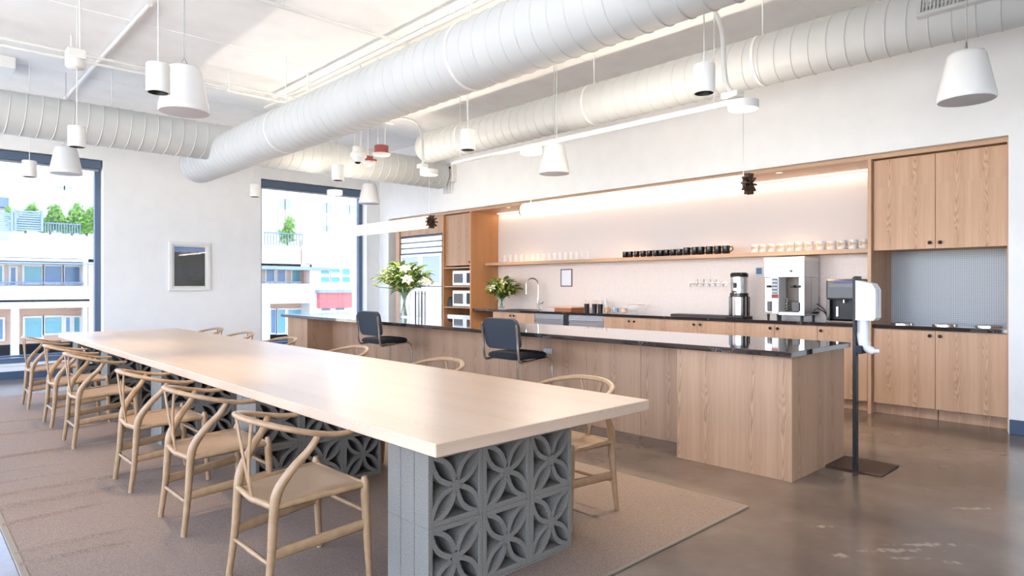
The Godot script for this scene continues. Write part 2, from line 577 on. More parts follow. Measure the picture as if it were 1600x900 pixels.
func window_units() -> void:
	window_unit("window_1", -1.4, on_z(161.5, 400, ZW).x, [0.3], 0.2, 3.36)
	window_unit("window_2", 4.9, 7.13, [], 0.2, 3.36)
	# glazing of the side wall
	var n := 3
	for z in [[-11.45, -8.2], [-7.7, -4.5], [-4.0, -0.8], [-0.3, 2.9]]:
		var o := struct("window_%d" % n, boxes([
			[Vector3(-3.34, 0.2, z[0]), Vector3(-3.24, 0.28, z[1])], [Vector3(-3.34, 3.42, z[0]), Vector3(-3.24, 3.5, z[1])],
			[Vector3(-3.34, 0.28, z[0]), Vector3(-3.24, 3.42, z[0] + 0.08)], [Vector3(-3.34, 0.28, z[1] - 0.08), Vector3(-3.24, 3.42, z[1])]]), M.frame_dark)
		part(o, "pane", box(Vector3(-3.294, 0.28, z[0] + 0.08), Vector3(-3.286, 3.42, z[1] - 0.08)), M.pane)
		n += 1
	var r := struct("window_%d" % n, boxes([
		[Vector3(-2.6, 0.2, 4.16), Vector3(-1.0, 0.28, 4.24)], [Vector3(-2.6, 3.42, 4.16), Vector3(-1.0, 3.5, 4.24)],
		[Vector3(-2.6, 0.28, 4.16), Vector3(-2.52, 3.42, 4.24)], [Vector3(-1.08, 0.28, 4.16), Vector3(-1.0, 3.42, 4.24)]]), M.frame_dark)
	part(r, "pane", box(Vector3(-2.52, 0.28, 4.196), Vector3(-1.08, 3.42, 4.204)), M.pane)

# ---------------------------------------------------------------- spiral ducts
func ring_mesh(r0: float, w: float) -> ArrayMesh:
	return lathe_mesh([Vector2(r0 - 0.004, -w), Vector2(r0 + 0.008, -w), Vector2(r0 + 0.008, w), Vector2(r0 - 0.004, w)], 48)
func duct(o: Node3D, a: Vector3, b: Vector3, r: float, pitch: float, cap := true) -> void:
	var d := (b - a).normalized()
	var st := S()
	var pts := []
	for i in 9:
		pts.append(a.lerp(b, i / 8.0))
	tube(st, pts, r, 56, 1.0, Vector3.UP, cap)
	part(o, "duct_body", done(st), M.duct)
	var L := a.distance_to(b)
	var seg := 36
	var n := int(L / pitch * seg)
	var up := Vector3.UP
	var sd := d.cross(up).normalized()
	var q := S()
	q.set_smooth_group(0)
	var prev := []
	for i in n + 1:
		var ang := TAU * i / seg
		var dirv := sd * cos(ang) + up * sin(ang)
		var c := a + d * (pitch * i / seg)
		var now := [c + dirv * (r - 0.002) - d * 0.009, c + dirv * (r + 0.007) - d * 0.003, c + dirv * (r + 0.007) + d * 0.003, c + dirv * (r - 0.002) + d * 0.009]
		if prev.size():
			for k in 3:
				quad(q, prev[k], prev[k + 1], now[k + 1], now[k], c)
		prev = now
	part(o, "spiral_seam", done(q), M.duct)
func ducts() -> void:
	var zc := -9.6
	var o := thing("spiral_duct", "thick white spiral duct running overhead along the dining table", "air duct", Vector3.ZERO)
	duct(o, Vector3(3.42, 3.25, 3.9), Vector3(3.42, 3.25, -10.75), 0.272, 0.155)
	for z in [-7.6, -4.1, -0.6]:
		part(o, "hanger_rod", tube_mesh([Vector3(3.42, 3.5, z), Vector3(3.42, CEIL, z)], 0.008, 6), M.white)
	var c := thing("spiral_duct", "white spiral duct crossing in front of the window wall", "air duct", Vector3.ZERO)
	duct(c, Vector3(-3.1, 3.39, zc), Vector3(7.28, 3.41, zc), 0.255, 0.155)
	for x in [0.3, 2.0, 5.5]:
		part(c, "hanger_rod", tube_mesh([Vector3(x, 3.6, zc), Vector3(x, CEIL, zc)], 0.008, 6), M.white)
	var k := thing("spiral_duct", "white spiral duct with a slotted air grille above the kitchen front", "air duct", Vector3.ZERO)
	var x2 := 6.1
	var y2 := 3.55
	duct(k, Vector3(x2, y2, 3.9), Vector3(x2, y2, -8.35), 0.236, 0.155)
	# rounded far end
	var st := S()
	var prof := []
	for i in 9:
		var a := PI / 2 * i / 8.0
		prof.append(Vector2(0.236 * cos(a), 0.2 * sin(a)))
	lathe(st, prof, 48, Transform3D(Basis(Vector3.RIGHT, -PI / 2), Vector3(x2, y2, -8.35)))
	part(k, "end_cap", done(st), M.duct)
	for z in [-7.4, -5.0, -2.9, -0.5]:
		part(k, "hanger_rod", tube_mesh([Vector3(x2, y2 + 0.22, z), Vector3(x2, CEIL, z)], 0.008, 6), M.white)
		part(k, "hanger_strap", ring_at(x2, y2, z, 0.24), M.white)
	for z in [-7.6, -4.1, -0.6]:
		part(o, "hanger_strap", ring_at(3.42, 3.25, z, 0.276), M.white)
	# grille on the side of the duct
	var g := Node3D.new()
	var gp := on_x(1508, 8, x2 - 0.2)
	g.name = "air_grille"
	k.add_child(g)
	g.position = Vector3(x2, y2, gp.z)
	g.rotation.z = deg_to_rad(-14)
	part(g, "grille_frame", boxes([[Vector3(-0.25, -0.13, -0.31), Vector3(-0.2, -0.1, 0.31)], [Vector3(-0.25, 0.1, -0.31), Vector3(-0.2, 0.13, 0.31)], [Vector3(-0.25, -0.1, -0.31), Vector3(-0.2, 0.1, -0.28)], [Vector3(-0.25, -0.1, 0.28), Vector3(-0.2, 0.1, 0.31)]], 0.003), M.duct)
	part(g, "grille_back", box(Vector3(-0.21, -0.1, -0.28), Vector3(-0.2, 0.1, 0.28)), M.black)
	for i in 22:
		var z := -0.27 + i * 0.0255
		part(g, "slat", box(Vector3(-0.248, -0.1, z), Vector3(-0.236, 0.1, z + 0.009)), M.duct)
	for y in [-0.06, -0.02, 0.02, 0.06]:
		part(g, "crossbar", box(Vector3(-0.244, y - 0.004, -0.28), Vector3(-0.236, y + 0.004, 0.28)), M.duct)
func ring_at(x: float, y: float, z: float, r: float) -> ArrayMesh:
	return lathe_mesh([Vector2(r - 0.006, -0.014), Vector2(r + 0.003, -0.014), Vector2(r + 0.003, 0.014), Vector2(r - 0.006, 0.014)], 48, Transform3D(Basis(Vector3.RIGHT, PI / 2), Vector3(x, y, z)))

# ---------------------------------------------------------------- dining table
func breeze_block(w: float, h: float, d: float) -> ArrayMesh:
	var st := S()
	var f := 0.024
	var x := w / 2
	var y := h / 2
	cbox(st, Vector3(-x, -y, 0), Vector3(-x + f, y, d), 0.0015)
	cbox(st, Vector3(x - f, -y, 0), Vector3(x, y, d), 0.003)
	cbox(st, Vector3(-x + f, -y, 0), Vector3(x - f, -y + f, d), 0.003)
	cbox(st, Vector3(-x + f, y - f, 0), Vector3(x - f, y, d), 0.003)
	var rib := 0.0115
	for sx in [-1, 1]:
		for sy in [-1, 1]:
			for b in [-1, 1]:
				var end := Vector2(sx * (x - 0.012), sy * (y - 0.012))
				var dirv := end.normalized()
				var perp: Vector2 = Vector2(-dirv.y, dirv.x) * b
				var pts := []
				for i in 8:
					var t := i / 7.0
					pts.append(end * t + perp * 0.036 * sin(PI * t))
				var L := []
				var R := []
				for i in 8:
					var tg: Vector2 = (pts[mini(i + 1, 7)] - pts[maxi(i - 1, 0)]).normalized()
					var nn := Vector2(-tg.y, tg.x) * rib
					L.append(pts[i] + nn)
					R.append(pts[i] - nn)
				for i in 7:
					var mid := Vector3((pts[i].x + pts[i + 1].x) / 2, (pts[i].y + pts[i + 1].y) / 2, d / 2)
					var c := []
					for p in [L[i], L[i + 1], R[i + 1], R[i]]:
						c.append(Vector3(p.x, p.y, 0.002))
					var e := []
					for p in c:
						e.append(p + Vector3(0, 0, d - 0.004))
					quad(st, c[0], c[1], c[2], c[3], mid)
					quad(st, e[0], e[1], e[2], e[3], mid)
					quad(st, c[0], c[1], e[1], e[0], mid)
					quad(st, c[3], c[2], e[2], e[3], mid)
	lathe(st, [Vector2(0, 0.0005), Vector2(0.024, 0.0005), Vector2(0.024, d - 0.0005), Vector2(0, d - 0.0005)], 12, Transform3D(Basis(Vector3.RIGHT, PI / 2), Vector3(0, 0, 0)) * Transform3D(Basis(), Vector3(0, 0, 0)))
	return done(st)
func dining_table() -> void:
	var t := thing("dining_table", "very long pale wood dining table on patterned breeze block pedestals", "table", Vector3(2.17, 0, -5.92))
	var top := S()
	cbox(top, Vector3(-0.695, 0.714, -3.97), Vector3(0.695, 0.767, 3.945), 0.003)
	var mesh := done(top)
	part(t, "tabletop", split_top(mesh), null).material_override = null
	var bm := breeze_block(0.3045, 0.316, 0.102)
	for z in [-2.23, -4.05, -6.05, -8.0, -9.58]:
		var p := part(t, "pedestal", box(Vector3(-0.5425, 0.648, -0.315), Vector3(0.3725, 0.714, 0.0), 0.002), M.block, Vector3(0, 0, z + 5.92))
		part(p, "base_plate", box(Vector3(-0.5425, 0.0, -0.315), Vector3(0.3725, 0.015, 0.0), 0.002), M.block)
		for k in 3:
			for j in 2:
				for i in 3:
					part(p, "breeze_block", bm, M.block, Vector3(-0.39 + 0.305 * i, 0.1735 + 0.3165 * j, -0.105 * (k + 1) + 0.0005))
# give the top faces the grain along the table, the edges a grain along the edge
func split_top(mesh: ArrayMesh) -> ArrayMesh:
	return two_grain(mesh, M.table[0], M.table[1])
func two_grain(mesh: ArrayMesh, top: Material, side: Material) -> ArrayMesh:
	var a := mesh.surface_get_arrays(0)
	var v: PackedVector3Array = a[Mesh.ARRAY_VERTEX]
	var nn: PackedVector3Array = a[Mesh.ARRAY_NORMAL]
	var idx: PackedInt32Array = a[Mesh.ARRAY_INDEX] if a[Mesh.ARRAY_INDEX] != null else PackedInt32Array()
	if idx.is_empty():
		for i in v.size():
			idx.append(i)
	var out := ArrayMesh.new()
	for pass_ in 2:
		var vv := PackedVector3Array()
		var vn := PackedVector3Array()
		for i in range(0, idx.size(), 3):
			var up: bool = absf(nn[idx[i]].y) > 0.6
			if up == (pass_ == 0):
				for k in 3:
					vv.append(v[idx[i + k]])
					vn.append(nn[idx[i + k]])
		var arr := []
		arr.resize(Mesh.ARRAY_MAX)
		arr[Mesh.ARRAY_VERTEX] = vv
		arr[Mesh.ARRAY_NORMAL] = vn
		out.add_surface_from_arrays(Mesh.PRIMITIVE_TRIANGLES, arr)
		out.surface_set_material(out.get_surface_count() - 1, top if pass_ == 0 else side)
	return out

# ---------------------------------------------------------------- rug
func rug() -> void:
	var x0 := 0.43
	var x1 := 3.79
	var z0 := -1.905
	var z1 := -10.1
	var folds := []
	for f in [[0, 777, 274, 731, 0.022], [3, 797, 253, 752, 0.026], [21, 820, 147, 792, 0.018], [46, 863, 172, 835, 0.015], [46, 883, 179, 854, 0.017], [0, 757, 116, 738, 0.009], [0, 718, 207, 687, 0.021], [0, 682, 168, 663, 0.019], [0, 662, 110, 652, 0.012], [0, 740, 90, 727, 0.007]]:
		folds.append([on_y(f[0], f[1], 0), on_y(f[2], f[3], 0), f[4]])
	var nx := 110
	var nz := 1250
	var st := S()
	st.set_smooth_group(0)
	var P := []
	for j in nz + 1:
		var row := []
		for i in nx + 1:
			var x := lerpf(x0, x1, float(i) / nx)
			var z := lerpf(z0, z1, float(j) / nz)
			var y := 0.009
			for f in folds:
				var a: Vector3 = f[0]
				var b: Vector3 = f[1]
				var t := (x - a.x) / (b.x - a.x)
				var zc := lerpf(a.z, b.z, t)
				var amp := clampf((t + 0.35) * 3.0, 0, 1) * clampf((1.35 - t) * 2.0, 0, 1)
				y += f[2] * 0.9 * amp * exp(-pow((z - zc) / 0.0115, 2.0))
			row.append(Vector3(x, y, z))
		P.append(row)
	for j in nz:
		for i in nx:
			var a: Vector3 = P[j][i]
			quad(st, a, P[j][i + 1], P[j + 1][i + 1], P[j + 1][i], a - Vector3(0, 1, 0))
	st.set_smooth_group(-1)
	for j in nz:
		for i in [0, nx]:
			var a: Vector3 = P[j][i]
			var b: Vector3 = P[j + 1][i]
			quad(st, a, b, Vector3(b.x, 0, b.z), Vector3(a.x, 0, a.z), Vector3(2, 0, a.z))
	for i in nx:
		for j in [0, nz]:
			var a: Vector3 = P[j][i]
			var b: Vector3 = P[j][i + 1]
			quad(st, a, b, Vector3(b.x, 0, b.z), Vector3(a.x, 0, a.z), Vector3(a.x, 0, -6))
	var o := thing("area_rug", "large woven beige rug rippled into folds under the dining table", "rug")
	part(o, "weave", done(st), M.rug)
	var e := S()
	cbox(e, Vector3(x0 - 0.012, 0, z0 - 0.005), Vector3(x1 + 0.012, 0.012, z0 + 0.012), 0.003)
	cbox(e, Vector3(x0 - 0.012, 0, z1 - 0.012), Vector3(x0 + 0.02, 0.0115, z0), 0.003)
	cbox(e, Vector3(x1 - 0.005, 0, z1 - 0.012), Vector3(x1 + 0.012, 0.012, z0), 0.003)
	part(o, "binding", done(e), M.rug_edge)

# ---------------------------------------------------------------- wishbone chairs
func make_chair() -> Node3D:
	var t := thing("dining_chair", "", "chair", Vector3.ZERO, 0.0, "pale wood chairs around the dining table")
	for s in [-1, 1]:
		# front leg, turned
		part(t, "front_leg", tube_mesh([Vector3(0.235, 0, s * 0.245), Vector3(0.225, 0.2, s * 0.243), Vector3(0.215, 0.40, s * 0.24), Vector3(0.213, 0.455, s * 0.24), Vector3(0.212, 0.475, s * 0.24)], [0.014, 0.0185, 0.0215, 0.019, 0.012], 10), M.chair)
		# rear leg sweeps forward to carry the arm rail
		var leg := smooth([Vector3(-0.237, 0, s * 0.21), Vector3(-0.213, 0.2, s * 0.203), Vector3(-0.2, 0.38, s * 0.2), Vector3(-0.185, 0.48, s * 0.205), Vector3(-0.13, 0.57, s * 0.226), Vector3(-0.065, 0.645, s * 0.25), Vector3(-0.028, 0.71, s * 0.268)], 4)
		var rr := []
		for i in leg.size():
			var u := float(i) / (leg.size() - 1)
			rr.append(lerpf(0.0145, 0.0225, clampf(u / 0.45, 0, 1)) if u < 0.5 else lerpf(0.0225, 0.014, (u - 0.5) / 0.5))
		part(t, "rear_leg", tube_mesh(leg, rr, 10), M.chair)
		# flat side stretcher
		var st := S()
		var a := Vector3(-0.212, 0.215, s * 0.203)
		var b := Vector3(0.224, 0.255, s * 0.243)
		tube(st, [a, b], 0.025, 8, 0.34)
		part(t, "side_stretcher", done(st), M.chair)
		# side rail of the seat
		part(t, "seat_rail", tube_mesh([Vector3(-0.197, 0.415, s * 0.2), Vector3(0.0, 0.43, s * 0.225), Vector3(0.214, 0.437, s * 0.24)], 0.015, 8), M.chair)
	part(t, "rear_stretcher", tube_mesh([Vector3(-0.216, 0.175, -0.203), Vector3(-0.216, 0.175, 0), Vector3(-0.216, 0.175, 0.203)], [0.008, 0.012, 0.008], 8), M.chair)
	part(t, "front_stretcher", tube_mesh([Vector3(0.221, 0.31, -0.24), Vector3(0.221, 0.31, 0), Vector3(0.221, 0.31, 0.24)], [0.009, 0.013, 0.009], 8), M.chair)
	part(t, "front_rail", tube_mesh([Vector3(0.214, 0.437, -0.24), Vector3(0.218, 0.43, 0), Vector3(0.214, 0.437, 0.24)], 0.014, 8), M.chair)
	part(t, "back_rail", tube_mesh([Vector3(-0.2, 0.415, -0.2), Vector3(-0.215, 0.41, 0), Vector3(-0.2, 0.415, 0.2)], 0.015, 8), M.chair)
	# steam-bent arm rail
	var half := [Vector3(0.14, 0.698, 0.266), Vector3(0.05, 0.701, 0.278), Vector3(-0.06, 0.722, 0.278), Vector3(-0.16, 0.748, 0.235), Vector3(-0.225, 0.766, 0.15), Vector3(-0.253, 0.773, 0.06)]
	var pts := half.duplicate()
	for i in half.size():
		var p: Vector3 = half[half.size() - 1 - i]
		pts.append(Vector3(p.x, p.y, -p.z))
	var rail := smooth(pts, 4)
	var rad := []
	for i in rail.size():
		var u := absf(float(i) / (rail.size() - 1) - 0.5) * 2.0
		rad.append(0.008 if u > 0.995 else lerpf(0.0145, 0.0115, u))
	part(t, "arm_rail", tube_mesh(rail, rad, 10, 1.35), M.chair)
	# the Y of the back
	var y := S()
	tube(y, smooth([Vector3(-0.213, 0.405, 0), Vector3(-0.222, 0.46, 0), Vector3(-0.232, 0.53, 0)], 3), 0.006, 6, 3.4, Vector3.RIGHT)
	for s in [-1, 1]:
		tube(y, smooth([Vector3(-0.226, 0.485, s * 0.008), Vector3(-0.236, 0.56, s * 0.022), Vector3(-0.244, 0.66, s * 0.052), Vector3(-0.25, 0.775, s * 0.092)], 4), [0.006, 0.006, 0.006, 0.006], 6, 2.3, Vector3.RIGHT)
	part(t, "back_splat", done(y), M.chair)
	# woven cord seat, dished along its diagonals
	var st2 := S()
	st2.set_smooth_group(0)
	var n := 12
	var top := []
	for i in n + 1:
		var row := []
		for j in n + 1:
			var u := float(i) / n * 2 - 1
			var v := float(j) / n * 2 - 1
			var x := u * 0.213 + 0.005
			var w := lerpf(0.205, 0.243, (u + 1) / 2)
			var edge := maxf(absf(u), absf(v))
			var yy := 0.43 + 0.012 * (u + 0.2) + 0.012 - 0.036 * (1.0 - edge * edge) - 0.012 * pow(edge, 10.0)
			row.append(Vector3(x, yy, v * w))
		top.append(row)
	for i in n:
		for j in n:
			quad(st2, top[i][j], top[i + 1][j], top[i + 1][j + 1], top[i][j + 1], top[i][j] - Vector3(0, 1, 0))
			var dn := Vector3(0, -0.02, 0)
			quad(st2, top[i][j] + dn, top[i + 1][j] + dn, top[i + 1][j + 1] + dn, top[i][j + 1] + dn, top[i][j] + Vector3(0, 1, 0))
	part(t, "seat", done(st2), M.cord)
	return t
func chairs() -> void:
	var proto := make_chair()
	var near := ["pale wood wishbone chair on the window side, closest to the near table end", "second wishbone chair from the near table end, on the rippled rug side", "third wishbone chair from the near table end, on the rippled rug side", "fourth wishbone chair from the near table end, on the rippled rug side", "fifth wishbone chair from the near table end, on the rippled rug side", "wishbone chair at the far window end of the rippled rug side"]
	near[0] = "pale wishbone chair by the near table end, on the rippled rug side"
	var xs := [1.357, 1.357, 1.345, 1.295, 1.29, 1.275]
	var zs := [-2.89, -3.97, -5.01, -6.62, -7.65, -9.03]
	for i in 6:
		if i == 0:
			proto.position = Vector3(xs[0], 0.0095, zs[0])
			proto.set_meta("label", near[0])
		else:
			copy(proto, Vector3(xs[i], 0.0095, zs[i]), 0.0, near[i])
	var far := ["wishbone chair by the near table end, on the island side", "second wishbone chair from the near table end, on the island side", "third wishbone chair from the near table end, on the island side", "fourth wishbone chair from the near table end, on the island side", "fifth wishbone chair from the near table end, on the island side", "wishbone chair at the far window end, on the island side"]
	var zf := [-2.624, -4.04, -5.45, -6.96, -8.11, -9.13]
	var xf := [2.925, 2.925, 2.94, 2.95, 2.94, 2.93]
	for i in 6:
		copy(proto, Vector3(xf[i], 0.0095, zf[i]), PI, far[i])

# ---------------------------------------------------------------- island
func island() -> void:
	var o := thing("kitchen_island", "long pale oak kitchen island with panelled ends and recessed seating side", "island", Vector3.ZERO)
	part(o, "end_cabinet", box(Vector3(4.5, 0, -2.845), Vector3(5.47, 0.875, -1.93), 0.002), M.island)
	part(o, "end_cabinet", box(Vector3(4.5, 0, -9.93), Vector3(5.47, 0.875, -9.26), 0.002), M.island)
	var z := -9.26
	while z < -2.9:
		var z2 := minf(z + 0.6415, -2.845)
		part(o, "front_panel", box(Vector3(4.92, 0, z + 0.0015), Vector3(5.44, 0.875, z2 - 0.0015), 0.0015), M.island)
		z = z2
	var out := on_x(857, 548, 4.92)
	var u := part(o, "power_outlet", box(Vector3(4.9, out.y - 0.03, out.z - 0.06), Vector3(4.921, out.y + 0.03, out.z + 0.06), 0.004), M.steel)
	for k in 2:
		part(u, "socket", box(Vector3(4.897, out.y - 0.018, out.z - 0.045 + k * 0.05), Vector3(4.901, out.y + 0.018, out.z - 0.005 + k * 0.05), 0.001), M.white)
	var top := thing("island_countertop", "black marble worktop with white veins on the island", "countertop", Vector3.ZERO)
	part(top, "slab", box(Vector3(4.4, 0.875, -9.96), Vector3(5.5, 0.915, -1.89), 0.003), M.marble)

# ---------------------------------------------------------------- kitchen wall
func knob(parent: Node, at: Vector3) -> void:
	# knob on a door that faces -x
	part(parent, "knob", lathe_mesh([Vector2(0, 0.032), Vector2(0.015, 0.03), Vector2(0.018, 0.024), Vector2(0.015, 0.019), Vector2(0.007, 0.016), Vector2(0.007, 0.0)], 14, Transform3D(Basis(Vector3.BACK, PI / 2), at)), M.knob)
func zx(px: float, x: float) -> float:
	return on_x(px, 400, x).z
func door_panel(parent: Node, z0: float, z1: float, y0: float, y1: float, m: Material, knob_side: int, knob_y: float) -> void:
	var d := part(parent, "door", box(Vector3(XD, y0, minf(z0, z1) + 0.002), Vector3(XD + 0.02, y1, maxf(z0, z1) - 0.002), 0.0015), m)
	if knob_side != 0:
		var z := (minf(z0, z1) + 0.045) if knob_side < 0 else (maxf(z0, z1) - 0.045)
		knob(d, Vector3(XD, knob_y, z))
func kitchen() -> void:
	var zr := NZ0 - 0.003
	var zd0 := zx(1355.5, XF)   # divider, far face
	var zd1 := zx(1361, XF)     # divider, near face
	var zl := -9.02             # near face of the tall left panel
	# wooden lining
	var fr := thing("niche_surround", "oak lining framing the recessed kitchen niche", "panelling", Vector3.ZERO)
	part(fr, "soffit", two_grain(box(Vector3(XF, NT - 0.045, NZ1 + 0.01), Vector3(XB, NT - 0.001, zr), 0.002), M.oak_along[0], M.oak_along[1]), null)
	part(fr, "divider", box(Vector3(XF, 0, zd0), Vector3(XB, NT - 0.045, zd1), 0.002), M.oak)
	part(fr, "side_lining", box(Vector3(XF, 0, zr - 0.02), Vector3(XB, NT - 0.045, zr), 0.002), M.oak)
	part(fr, "tall_panel", box(Vector3(XF, 0, zl - 0.03), Vector3(XB, NT - 0.045, zl), 0.002), M.amber)
	# back of the niche: painted above the shelf, tile below
	part(fr, "back_board", box(Vector3(XB - 0.012, 1.75, zl), Vector3(XB, NT - 0.045, zd0)), M.paint_warm)
	var sp := solo("tile_backsplash", "pale pink mosaic tile behind the long kitchen counter", "backsplash", box(Vector3(XB - 0.015, CT, zl), Vector3(XB, 1.75, zd0)), M.tile_pink)
	var sg := solo("tile_backsplash", "grey mosaic tile between the upper and lower oak cabinets", "backsplash", box(Vector3(XB - 0.015, CT, zd1), Vector3(XB, 1.75, zr - 0.02)), M.tile_gray)
	# upper cabinet at the near end
	var zm := zx(1461.5, XD)
	var u := thing("wall_cabinet", "oak wall cabinet with two doors above the grey tile", "cabinet", Vector3.ZERO)
	part(u, "carcass", box(Vector3(XD + 0.021, 1.745, zd1 + 0.001), Vector3(XB - 0.016, 2.7, zr - 0.021)), M.carcass)
	door_panel(u, zd1 + 0.012, zm, 1.74, 2.69, M.oak, 1, 1.80)
	door_panel(u, zm, zr - 0.022, 1.74, 2.69, M.oak, -1, 1.80)
	# lower cabinet at the near end
	var b := thing("base_cabinet", "oak base cabinet with two doors below the grey tile", "cabinet", Vector3.ZERO)
	part(b, "carcass", box(Vector3(XD + 0.021, 0.12, zd1 + 0.001), Vector3(XB - 0.016, CT - 0.04, zr - 0.021)), M.carcass)
	door_panel(b, zd1 + 0.012, zm, 0.122, CT - 0.045, M.oak, 1, 0.86)
	door_panel(b, zm, zr - 0.022, 0.122, CT - 0.045, M.oak, -1, 0.86)
	part(b, "toe_kick", box(Vector3(7.68, 0, zd1 + 0.001), Vector3(7.7, 0.12, zm - 0.004)), M.oak)
	part(b, "toe_kick", box(Vector3(7.68, 0, zm + 0.004), Vector3(7.7, 0.12, zr - 0.021)), M.oak)
	solo("countertop", "short black veined worktop with three recycling hatches below the grey tile", "countertop", box(Vector3(XD - 0.02, CT - 0.038, zd1 + 0.001), Vector3(XB - 0.016, CT, zr - 0.021), 0.002), M.marble)
	for px in [1413, 1476, 1542]:
		var p := on_y(px, 508.5, CT)
		var h := thing("recycling_hatch", "round chrome rimmed waste opening in the short black worktop", "waste hatch", Vector3(clampf(p.x, 7.8, 7.95), CT, zx(px, 7.88)), 0, "waste hatches in the short worktop")
		part(h, "rim", lathe_mesh([Vector2(0.085, 0), Vector2(0.115, 0), Vector2(0.115, 0.012), Vector2(0.105, 0.016), Vector2(0.085, 0.01), Vector2(0.085, 0)], 28), M.chrome)
		part(h, "opening", lathe_mesh([Vector2(0.085, 0.002), Vector2(0.0, 0.002)], 24), M.black)
	# the long run
	solo("countertop", "long black marble worktop with white veins against the pink tile", "countertop", box(Vector3(XD - 0.02, CT - 0.038, zl + 0.001), Vector3(XB - 0.016, CT, zd0 - 0.001), 0.002), M.marble)
	var runs := [[1277, 1355.5, [1316], "oak base cabinet nearest the tall oak divider under the black dispenser"], [1148, 1277, [1210], "oak base cabinet under the steel coffee brewer"], [1038, 1148, [1090], "oak base cabinet under the row of wall taps"], [943, 1038, [988], "oak base cabinet beside the steel dishwasher, left of the wall taps"], [771, 835, [801], "pale base cabinet under the sink tap"]]
	for r in runs:
		var z0 := zx(r[0], XD)
		var z1 := minf(zx(r[1], XD), zd0 - 0.003)
		var c := thing("base_cabinet", r[3], "cabinet", Vector3.ZERO, 0, "base cabinets of the long counter")
		part(c, "carcass", box(Vector3(XD + 0.021, 0.12, z0 + 0.001), Vector3(XB - 0.016, CT - 0.04, z1 - 0.001)), M.carcass)
		var zs := zx(r[2][0], XD)
		if r[0] == 1277:
			door_panel(c, z0, z1, 0.122, CT - 0.045, M.oak, -1, 0.86)
		else:
			door_panel(c, z0, zs, 0.122, CT - 0.045, M.oak, 1, 0.86)
			door_panel(c, zs, z1, 0.122, CT - 0.045, M.oak, -1, 0.86)
		part(c, "toe_kick", box(Vector3(7.68, 0, z0 + 0.004), Vector3(7.7, 0.12, z1 - 0.001)), M.oak)
	# two steel under-counter appliances
	for a in [[835, 880, "steel drawer dishwasher next to the sink cabinet"], [888, 943, "steel under-counter fridge drawer with a bar handle"]]:
		var z0 := zx(a[0], XD)
		var z1 := zx(a[1], XD)
		var d := thing("dishwasher", a[2], "appliance", Vector3.ZERO)
		part(d, "body", box(Vector3(XD + 0.021, 0.0, z0 + 0.004), Vector3(XB - 0.016, CT - 0.04, z1 - 0.004)), M.steel)
		part(d, "control_strip", box(Vector3(XD, 0.80, z0 + 0.006), Vector3(XD + 0.02, CT - 0.05, z1 - 0.006), 0.003), M.steel)
		part(d, "front_panel", box(Vector3(XD, 0.12, z0 + 0.006), Vector3(XD + 0.02, 0.785, z1 - 0.006), 0.003), M.steel)
		part(d, "bar_handle", tube_mesh([Vector3(XD - 0.03, 0.84, z0 + 0.05), Vector3(XD - 0.03, 0.84, z1 - 0.05)], 0.008, 8), M.steel)
		for z in [z0 + 0.07, z1 - 0.07]:
			part(d, "handle_post", tube_mesh([Vector3(XD - 0.03, 0.84, z), Vector3(XD + 0.003, 0.84, z)], 0.006, 6), M.steel)
	var fl := thing("filler_panel", "dark narrow filler between the two steel appliances", "panel", Vector3.ZERO)
	part(fl, "panel", box(Vector3(XD + 0.01, 0.1, zx(880, XD) + 0.004), Vector3(XD + 0.03, CT - 0.04, zx(888, XD) + 0.003)), M.black)
	# open bin recess beside the tall panel
	var bin := thing("open_cabinet", "open dark bin recess beside the amber oak panel", "cabinet", Vector3.ZERO)
	var zo := zx(771, XD)
	part(bin, "side", box(Vector3(XD + 0.01, 0, zo - 0.02), Vector3(XB - 0.02, CT - 0.04, zo - 0.001)), M.oak)
	part(bin, "lining", boxes([[Vector3(XB - 0.05, 0.1, zl + 0.001), Vector3(XB - 0.02, CT - 0.04, zo - 0.02)], [Vector3(XD + 0.03, 0, zl + 0.001), Vector3(XB - 0.02, 0.1, zo - 0.02)]]), M.carcass)
	# the long shelf
	var sh := solo("mug_shelf", "long oak shelf holding mugs and glasses over the pink tile", "shelf", two_grain(box(Vector3(7.86, 1.735, zl + 0.001), Vector3(XB - 0.012, 1.785, zd0 - 0.001), 0.002), M.oak_along[0], M.oak_along[1]), null)
	# recessed downlights and the light line at the back of the soffit
	for px in [800, 960, 1095, 1222]:
		var z := zx(px, 7.7)
		var d := thing("recessed_downlight", "small recessed downlight in the oak soffit of the niche", "light", Vector3(7.62, NT - 0.045, z), 0, "downlights in the niche soffit")
		part(d, "trim", lathe_mesh([Vector2(0.03, -0.001), Vector2(0.042, -0.003), Vector2(0.044, 0.0)], 20), M.white)
		part(d, "lens", lathe_mesh([Vector2(0.0, -0.001), Vector2(0.03, -0.001)], 20), M.lens)
		var l := SpotLight3D.new()
		l.name = "downlight_beam"
		l.light_color = Color(1.0, 0.84, 0.66)
		l.light_energy = 0.4
		l.light_size = 0.03
		l.spot_angle = 42.0
		l.spot_angle_attenuation = 0.6
		l.spot_range = 12
		l.shadow_enabled = true
		d.add_child(l)
		l.position = Vector3(0, -0.012, 0)
		l.rotation.x = -PI / 2
	var z0 := zl + 0.05
	var z1 := zd0 - 0.05
	var strip := thing("light_strip", "warm linear light along the back edge of the niche soffit", "light", Vector3(8.13, NT - 0.06, (z0 + z1) / 2))
	part(strip, "diffuser", box(Vector3(-0.015, 0.002, -(z1 - z0) / 2), Vector3(0.015, 0.015, (z1 - z0) / 2)), M.lens)
	var al := AreaLight3D.new()
	al.name = "strip_beam"
	al.light_color = Color(1.0, 0.88, 0.74)
	al.area_size = Vector2(z1 - z0, 0.03)
	al.area_range = 12
	al.light_energy = 0.16
	al.shadow_enabled = true
	strip.add_child(al)
